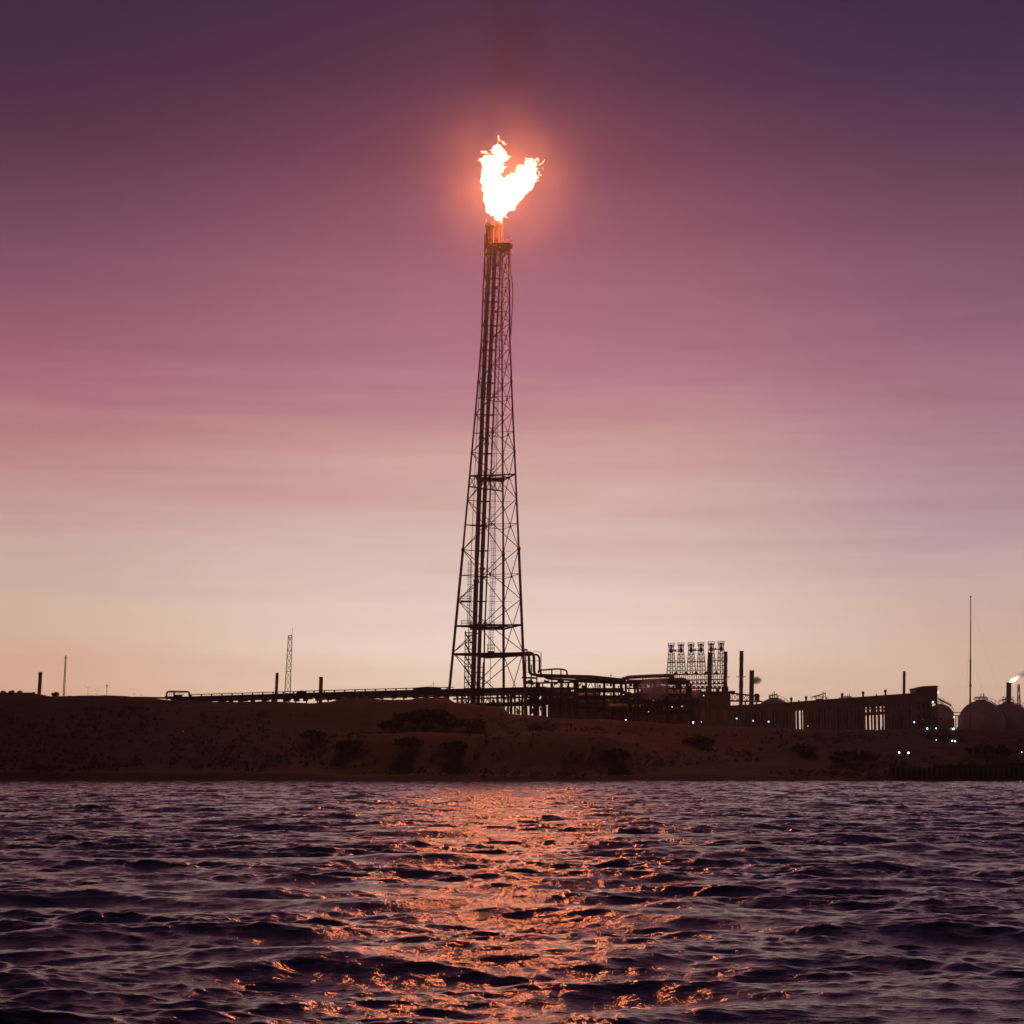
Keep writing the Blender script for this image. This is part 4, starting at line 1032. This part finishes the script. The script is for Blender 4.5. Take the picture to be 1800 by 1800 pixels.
m = MB(); m.bar(W(756,1207.5,1400), W(762,1200,1400), .4*q); m.box(W(755.8,1208.5,1400), (1.6*q,1*q,2.5*q)); m.build('jib', M['tank'], cr)
up_ = empty('vent_pipe', W(1074,1196,470), 'thin upright vent pipe on the middle pipe rack', 'pipe'); m = MB(); m.tube([W(1074,1197,470), W(1074,1187,470)], .08, 5); m.build('pipe', M['rust'], up_); m = MB(); m.box(W(1074,1187,470), (.3,.3,.3)); m.build('cap', M['dark'], up_)

LD = 374.0
lf = empty('loading_frame', W(1652, 1320, LD), 'dark two-storey steel loading frame on the right bank, hung with white lamps', 'steel frame'); lf.location.z = gz(lf.location)
for x in (1627, 1637.5, 1648, 1662, 1676, 1683):
    for dd in (0, 5):
        m = MB(); a = W(x, 1262 if x < 1650 else 1279, LD+dd); b = W(x, 1300, LD+dd); b.z = gz(b)-.2; m.bar(a, b, .26); m.build('column', M['dark'], lf)
for x0, x1, y in ((1625,1650,1264),(1625,1684,1284),(1625,1684,1305)):
    m = MB(); m.bar(W(x0,y,LD+2.5), W(x1,y,LD+2.5), 5.4, .25); fl_ = m.build('floor', M['dark'], lf)
    m = MB()
    for h in (.55, 1.05): m.bar(W(x0,y,LD-.1)+Vector((0,0,h)), W(x1,y,LD-.1)+Vector((0,0,h)), .05)
    for x in np.arange(x0, x1+.1, 5): p_ = W(x,y,LD-.1); m.bar(p_, p_+Vector((0,0,1.05)), .05)
    m.build('railing', M['steel'], fl_)
for x0, x1, y0, y1 in ((1627,1637.5,1284,1264),(1648,1662,1305,1284),(1662,1676,1284,1305),(1637.5,1648,1305,1284)):
    m = MB(); m.bar(W(x0,y0,LD-.2), W(x1,y1,LD-.2), .12); m.build('brace', M['dark'], lf)
for x, y, w, h in ((1632,1298,.8,1.0),(1643,1276,.9,1.1),(1655,1298,1.2,1.1),(1669,1299,.7,1.3),(1642,1298,.6,.9),(1634,1277,.5,1.0)):
    m = MB(); m.box(W(x,y,LD+2.5), (w, 1.0, h)); m.tube([W(x,y,LD+2.5), W(x,y-5,LD+2.5)], .1, 6); m.build('pump_box', M['clad'], lf)
m = MB(); m.bar(W(1648,1312,LD+1), W(1640,1322,LD-4), .7, .12); m.bar(W(1650,1306,LD+1), W(1644,1318,LD-3), .5, .12); m.build('gangway', M['steel'], lf)
# quay at the right end of the shore
qw = empty('quay_wall', W(1690, 1372, 340), 'low dark quay wall on piles along the right end of the shore', 'quay'); qw.location.z = 0
m = MB()
for a, b, y in ((1562, 1640, 1349), (1640, 1742, 1344), (1742, 1850, 1341)):
    p, q_ = W(a, y, 339.5), W(b, y, 339.5); zt = p.z; m.box(((p.x+q_.x)/2, 342, zt/2+.2), (q_.x-p.x, 5, zt-.4))
m.build('wall', M['concrete'], qw)
for x in np.arange(1566, 1850, 9):
    m = MB(); p = W(x, 1352, 339.1); m.tube([(p.x, 339.1, -1.2), (p.x, 339.1, p.z+.2)], .16, 6); m.build('pile', M['dark'], qw)
for x in (1733, 1746, 1690, 1605):
    m = MB(); p = W(x, 1343, 341); m.lathe((p.x, 340.4, p.z-.6), [(.14, 0), (.12, .8), (.2, .85), (.2, .95)], 8); m.build('bollard', M['dark'], qw)
# ------------------------------------------------------------------ lit lamps
LAMPS = [ # x, y, r px, distance, colour, label
 (1295,1263,1.7,608,'blue_lamp','leftmost bright blue floodlight under the conveyor gallery'),(1324,1267,1.6,608,'blue_lamp','middle bright blue floodlight under the conveyor gallery'),(1351,1268.5,1.8,608,'blue_lamp','third bright blue floodlight under the gallery, below the tank dome'),
 (1607,1269.5,2.0,608,'blue_lamp','bright blue floodlight at the left leg of the transfer house'),
 (1223,1222,.9,540,'blue_lamp','left of two faint blue lamps below the lattice drum towers'),(1237,1222.3,1.0,540,'blue_lamp','right of two faint blue lamps below the lattice drum towers'),
 (1218.5,1270,1.3,440,'white_lamp','white lamp low in front of the dark plant building'),(1233,1269,.9,440,'blue_lamp','small bluish lamp low in front of the dark plant building'),
 (1181.5,1242.8,1.0,466,'yellow_lamp','small yellow lamp under the lattice drum towers'),(1199,1241.5,1.4,466,'red_lamp','red-orange lamp right of the yellow lamp'),(1140,1251,1.2,464,'red_lamp','pinkish lamp on the long pipe rack'),(1148.5,1231,.7,466,'red_lamp','tiny red lamp just below the steam cloud'),
 (1100,1265.3,1.0,440,'white_lamp','lone white lamp at the foot of the middle pipe rack'),
 (1580.6,1322.5,1.6,347,'white_lamp','left of two white lamps low on the right bank'),(1597,1323.3,1.7,347,'white_lamp','right of two white lamps low on the right bank'),
 (1636,1264,1.2,610,'white_lamp','white lamp high in the transfer house frame'),(1630,1280.6,1.4,373.6,'white_lamp','lamp at the left end of the loading frame upper floor'),(1645.7,1280.4,.9,373.6,'white_lamp','dim lamp in the middle of the loading frame upper floor'),
 (1629,1301.5,1.0,373.6,'white_lamp','dim lamp at the left end of the loading frame lower floor'),(1645.6,1301.5,1.4,373.6,'white_lamp','bright lamp in the middle of the loading frame lower floor'),
 (1673.5,1302.5,1.8,373.6,'white_lamp','brightest lamp, near the right end of the loading frame lower floor'),(1679,1303.2,1.3,373.6,'white_lamp','small lamp right beside the brightest one on the loading frame'),
 (1677,1260.7,1.4,780,'white_lamp','lamp on the walkway between the round tanks'),(1676,1281,1.6,373.6,'white_lamp','lamp over the right end of the loading frame upper floor'),
 (1649.3,1217,.9,615,'white_lamp','small lamp on the upper right edge of the transfer house'),(1640,1234.2,1.6,612,'white_lamp','white wall lamp lighting the front of the transfer house'),(1650,1264.5,1.2,611,'blue_lamp','bluish lamp beside the right leg of the transfer house'),
 (1420,1276,.8,430,'yellow_lamp','faint lamp on a pole left under the gallery'),(1796,1322,.7,346,'white_lamp','faint lamp low at the right edge of the bank'),(322,1285.5,.8,362,'red_lamp','faint orange lamp alone on the dark left bank'),
]
LAMPS_ON_WALL = {1636,1630,1645.7,1629,1645.6,1673.5,1679,1676,1649.3,1640,1650,1677,1223,1237,1181.5,1199,1140,1148.5}
for x, y, rp, d, mk, lab in LAMPS:
    q = mpp(d); c = W(x, y, d); r = rp*q*.68
    b = c.copy()
    if x in LAMPS_ON_WALL: b = c+Vector((0, 1.2, -.1))
    else: b.z = gz(c)
    root = empty('flood_lamp', b, lab, 'lamp', 'lit lamps in the plant')
    m = MB(); m.lathe(c, [(.02, -r), (r*.75, -r*.7), (r, 0), (r*.75, r*.7), (.02, r)], 10); m.build('lens', M[mk], root, True)
    m = MB(); m.box(c+Vector((0, r*1.5, r*.2)), (r*2.2, r*.9, r*2.0)); m.bar(c+Vector((-r*1.1, r*.5, r*1.35)), c+Vector((r*1.1, r*.5, r*1.35)), r*2.2, r*.25); m.build('housing', M['dark'], root)
    m = MB()
    if x in LAMPS_ON_WALL: m.tube([c+Vector((0, r*1.4, 0)), b], .06, 5)
    else: m.tube([c+Vector((0, r*2.2, 0)), Vector((c.x, c.y+r*2.2, b.z-.2))], .09, 6)
    m.build('pole' if x not in LAMPS_ON_WALL else 'bracket', M['steel'], root)

# ------------------------------------------------------------------ steam, smoke and the volume added for the flame's halo
def soft_smoke(name, c, rad, dens, col, g, nsc, pw, lab):
    import bmesh
    m = MB(); bm = bmesh.new(); bmesh.ops.create_icosphere(bm, subdivisions=3, radius=1.0)
    m.add([Vector((v.co.x*rad[0], v.co.y*rad[1], v.co.z*rad[2])) for v in bm.verts], [tuple(v.index for v in f.verts) for f in bm.faces]); bm.free()
    mt_ = vol(name+'_volume', col, 0, g); n = mt_.node_tree.nodes; l = mt_.node_tree.links; v = n['Principled Volume']
    tc = n.new('ShaderNodeTexCoord'); mp = n.new('ShaderNodeMapping'); mp.inputs['Scale'].default_value = [1/x for x in rad]; l.new(tc.outputs['Object'], mp.inputs[0])
    no = n.new('ShaderNodeTexNoise'); no.inputs['Scale'].default_value = nsc; no.inputs['Detail'].default_value = 4; l.new(tc.outputs['Object'], no.inputs['Vector'])
    gr = n.new('ShaderNodeTexGradient'); gr.gradient_type = 'SPHERICAL'; l.new(mp.outputs[0], gr.inputs[0])
    p1 = n.new('ShaderNodeMath'); p1.operation = 'POWER'; l.new(gr.outputs['Fac'], p1.inputs[0]); p1.inputs[1].default_value = pw
    m1 = n.new('ShaderNodeMapRange'); m1.inputs['From Min'].default_value = .36; m1.inputs['From Max'].default_value = .64; m1.inputs['To Min'].default_value = 0 if name == 'steam' else .35; m1.inputs['To Max'].default_value = 1.65; l.new(no.outputs['Fac'], m1.inputs['Value'])
    p2 = n.new('ShaderNodeMath'); p2.operation = 'MULTIPLY'; l.new(p1.outputs[0], p2.inputs[0]); l.new(m1.outputs[0], p2.inputs[1])
    p3 = n.new('ShaderNodeMath'); p3.operation = 'MULTIPLY'; l.new(p2.outputs[0], p3.inputs[0]); p3.inputs[1].default_value = dens; l.new(p3.outputs[0], v.inputs['Density'])
    o = m.build(name, mt_); o.location = c; return tag(o, lab, name, kind='stuff')
soft_smoke('smoke', W(884, 330, TD), (34, 34, 34), .0070, (1, .88, .72), .6, .10, 2.7, 'thin volume added around the big flame to scatter its light into a halo')  # added volume, thinning outwards, that shapes the halo round the flame
soft_smoke('smoke', W(904, 70, TD+3), (11, 8, 27), .04, (.06, .035, .035), .2, .2, 1.1, 'faint dark smoke rising above the big flame')
soft_smoke('steam', W(1150, 1211, 466), (3.9, 2.6, 3.1), 1.0, (.98, .92, .92), .45, .75, .8, 'pinkish steam cloud hanging on the long pipe rack')
soft_smoke('smoke', W(1329, 1196, 812), (2.6, 1.8, 1.9), 1.6, (.2, .16, .17), 0, .8, .9, 'small dark smoke puff drifting off the stubby smokestack')
soft_smoke('smoke', W(1803, 1185, 1022), (5.0, 2.4, 2.2), .35, (.5, .38, .36), .2, .5, .9, 'thin brown smoke trailing from the small far flame')
# ------------------------------------------------------------------ sky
def el(py): return math.sin(math.atan((900-py)/F)+TH)
RL = [(0,62,44,66),(133,70,47,70),(267,86,54,76),(400,110,71,91),(533,136,87,106),(633,156,98,114),(700,172,114,124),(800,184,132,132),(900,191,151,146),(1000,197,169,158),(1100,203,174,156),(1190,208,163,138),(1260,207,152,120)]
RC_ = [(0,66,47,73),(140,80,52,77),(280,112,68,88),(400,138,87,106),(540,160,106,123),(640,172,117,134),(720,188,138,142),(800,200,158,153),(880,207,171,163),(950,211,182,173),(1010,215,192,182),(1070,224,201,189),(1130,232,207,192),(1190,226,199,179),(1260,216,183,157)]
RR_ = [(0,59,44,69),(130,68,50,77),(260,86,59,83),(400,113,75,94),(550,134,92,111),(680,155,109,127),(790,167,126,140),(900,175,143,152),(970,184,155,157),(1030,194,166,160),(1100,199,167,154),(1190,204,172,153),(1260,202,166,144)]
wd = bpy.data.worlds.new('World'); S.world = wd; wd.use_nodes = True
n = wd.node_tree.nodes; l = wd.node_tree.links; n.clear()
out = n.new('ShaderNodeOutputWorld'); bg = n.new('ShaderNodeBackground'); l.new(bg.outputs[0], out.inputs['Surface'])
tc = n.new('ShaderNodeTexCoord'); sp = n.new('ShaderNodeSeparateXYZ'); l.new(tc.outputs['Generated'], sp.inputs[0])
def math_(op, a, b=None, clamp=False):
    k = n.new('ShaderNodeMath'); k.operation = op; k.use_clamp = clamp
    for i, v in enumerate((a, b)):
        if v is None: continue
        if isinstance(v, (int, float)): k.inputs[i].default_value = v
        else: l.new(v, k.inputs[i])
    return k.outputs[0]
# thin streaks of cirrus: the colours of the dusk shift a little along them
mp = n.new('ShaderNodeMapping'); mp.inputs['Scale'].default_value = (3.6, 3.6, 52); mp.inputs['Rotation'].default_value = (0, math.radians(-5), 0)
l.new(tc.outputs['Generated'], mp.inputs[0])
nz = n.new('ShaderNodeTexNoise'); nz.inputs['Scale'].default_value = 1.6; nz.inputs['Detail'].default_value = 7; nz.inputs['Roughness'].default_value = .52; nz.inputs['Distortion'].default_value = .5
l.new(mp.outputs[0], nz.inputs['Vector'])
cl = math_('SUBTRACT', nz.outputs['Fac'], .5)
mp2 = n.new('ShaderNodeMapping'); mp2.inputs['Scale'].default_value = (1.6, 1.6, 7); l.new(tc.outputs['Generated'], mp2.inputs[0])
nz2 = n.new('ShaderNodeTexNoise'); nz2.inputs['Scale'].default_value = 2.1; nz2.inputs['Detail'].default_value = 3; l.new(mp2.outputs[0], nz2.inputs['Vector'])
cl2 = math_('SUBTRACT', nz2.outputs['Fac'], .5)
env = n.new('ShaderNodeMapRange'); env.inputs['From Min'].default_value = .30; env.inputs['From Max'].default_value = .14; env.inputs['To Min'].default_value = .12; env.inputs['To Max'].default_value = 1; l.new(sp.outputs['Z'], env.inputs['Value'])
amt = math_('MULTIPLY', math_('ADD', math_('MULTIPLY', cl, .050), math_('MULTIPLY', cl2, .022)), env.outputs[0])
zz = math_('ADD', sp.outputs['Z'], amt)
def ramp(tab):
    r = n.new('ShaderNodeValToRGB'); e = r.color_ramp.elements
    def thru(y, c):   # the haze between here and the sky takes some of it
        e = math.asin(max(.02, el(y))); k = math.exp(.00008*min(1800/math.cos(e), 171/math.sin(e)))
        return tuple(v*k-.006 for v in c[:3])+(1,)
    st = sorted([(max(0, el(y))/1.0, thru(y, rgb(a, b, c))) for y, a, b, c in tab])
    t = tab[0]; st += [(.47, rgb(t[1]*.98, t[2]*.94, t[3]*1.06)), (.7, rgb(t[1]*.84, t[2]*.82, t[3]*.98)), (1.0, rgb(t[1]*.7, t[2]*.7, t[3]*.88))]
    e[0].position, e[0].color = st[0]; e[1].position, e[1].color = st[-1]
    for p_, c in st[1:-1]: k = e.new(p_); k.color = c
    l.new(zz, r.inputs['Fac']); return r.outputs['Color']
cL, cC, cR = ramp(RL), ramp(RC_), ramp(RR_)
az = n.new('ShaderNodeMath'); az.operation = 'ARCTAN2'; l.new(sp.outputs['X'], az.inputs[0]); l.new(sp.outputs['Y'], az.inputs[1])
def mix(fac, a, b):
    k = n.new('ShaderNodeMix'); k.data_type = 'RGBA'; l.new(fac, k.inputs['Factor'])
    for s, v in ((6, a), (7, b)):
        if isinstance(v, tuple): k.inputs[s].default_value = v
        else: l.new(v, k.inputs[s])
    return k.outputs[2]
def mr(v, a, b, smooth=True):
    k = n.new('ShaderNodeMapRange'); k.interpolation_type = 'SMOOTHSTEP' if smooth else 'LINEAR'
    k.inputs['From Min'].default_value = a; k.inputs['From Max'].default_value = b; l.new(v, k.inputs['Value']); return k.outputs[0]
azd = az.outputs[0]
c1 = mix(mr(azd, -.27, -.02), cL, cC); c2 = mix(mr(azd, .03, .26), c1, cR)
# away from the afterglow the sky is deep violet
away = mr(sp.outputs['Y'], .80, -.25)
c3 = mix(away, c2, (.022, .016, .034, 1))
l.new(c3, bg.inputs['Color']); bg.inputs['Strength'].default_value = 1.0

# ------------------------------------------------------------------ air
hz_ = MB(); hz_.box((0, 850, 85), (1900, 1900, 178))
hazem = vol('evening_haze', (1, .82, .76), .00008, .74)
haze = hz_.build('haze', hazem); tag(haze, 'thin evening haze over the water and plant', 'haze', kind='stuff')

S.render.engine = 'CYCLES'
S.cycles.use_denoising = True
S.cycles.use_light_tree = True
S.cycles.sample_clamp_direct = 14; S.cycles.sample_clamp_indirect = 3
S.cycles.filter_width = 1.5
for m_ in bpy.data.materials: m_.cycles.volume_sampling = 'EQUIANGULAR'
try: S.cycles.denoiser = 'OPENIMAGEDENOISE'
except Exception: pass
S.cycles.max_bounces = 6; S.cycles.volume_bounces = 1; S.cycles.diffuse_bounces = 2; S.cycles.glossy_bounces = 3; S.cycles.transmission_bounces = 2; S.cycles.transparent_max_bounces = 32
S.cycles.caustics_reflective = False; S.cycles.caustics_refractive = False
S.view_settings.view_transform = 'Standard'; S.view_settings.look = 'None'; S.view_settings.exposure = 0; S.view_settings.gamma = 1
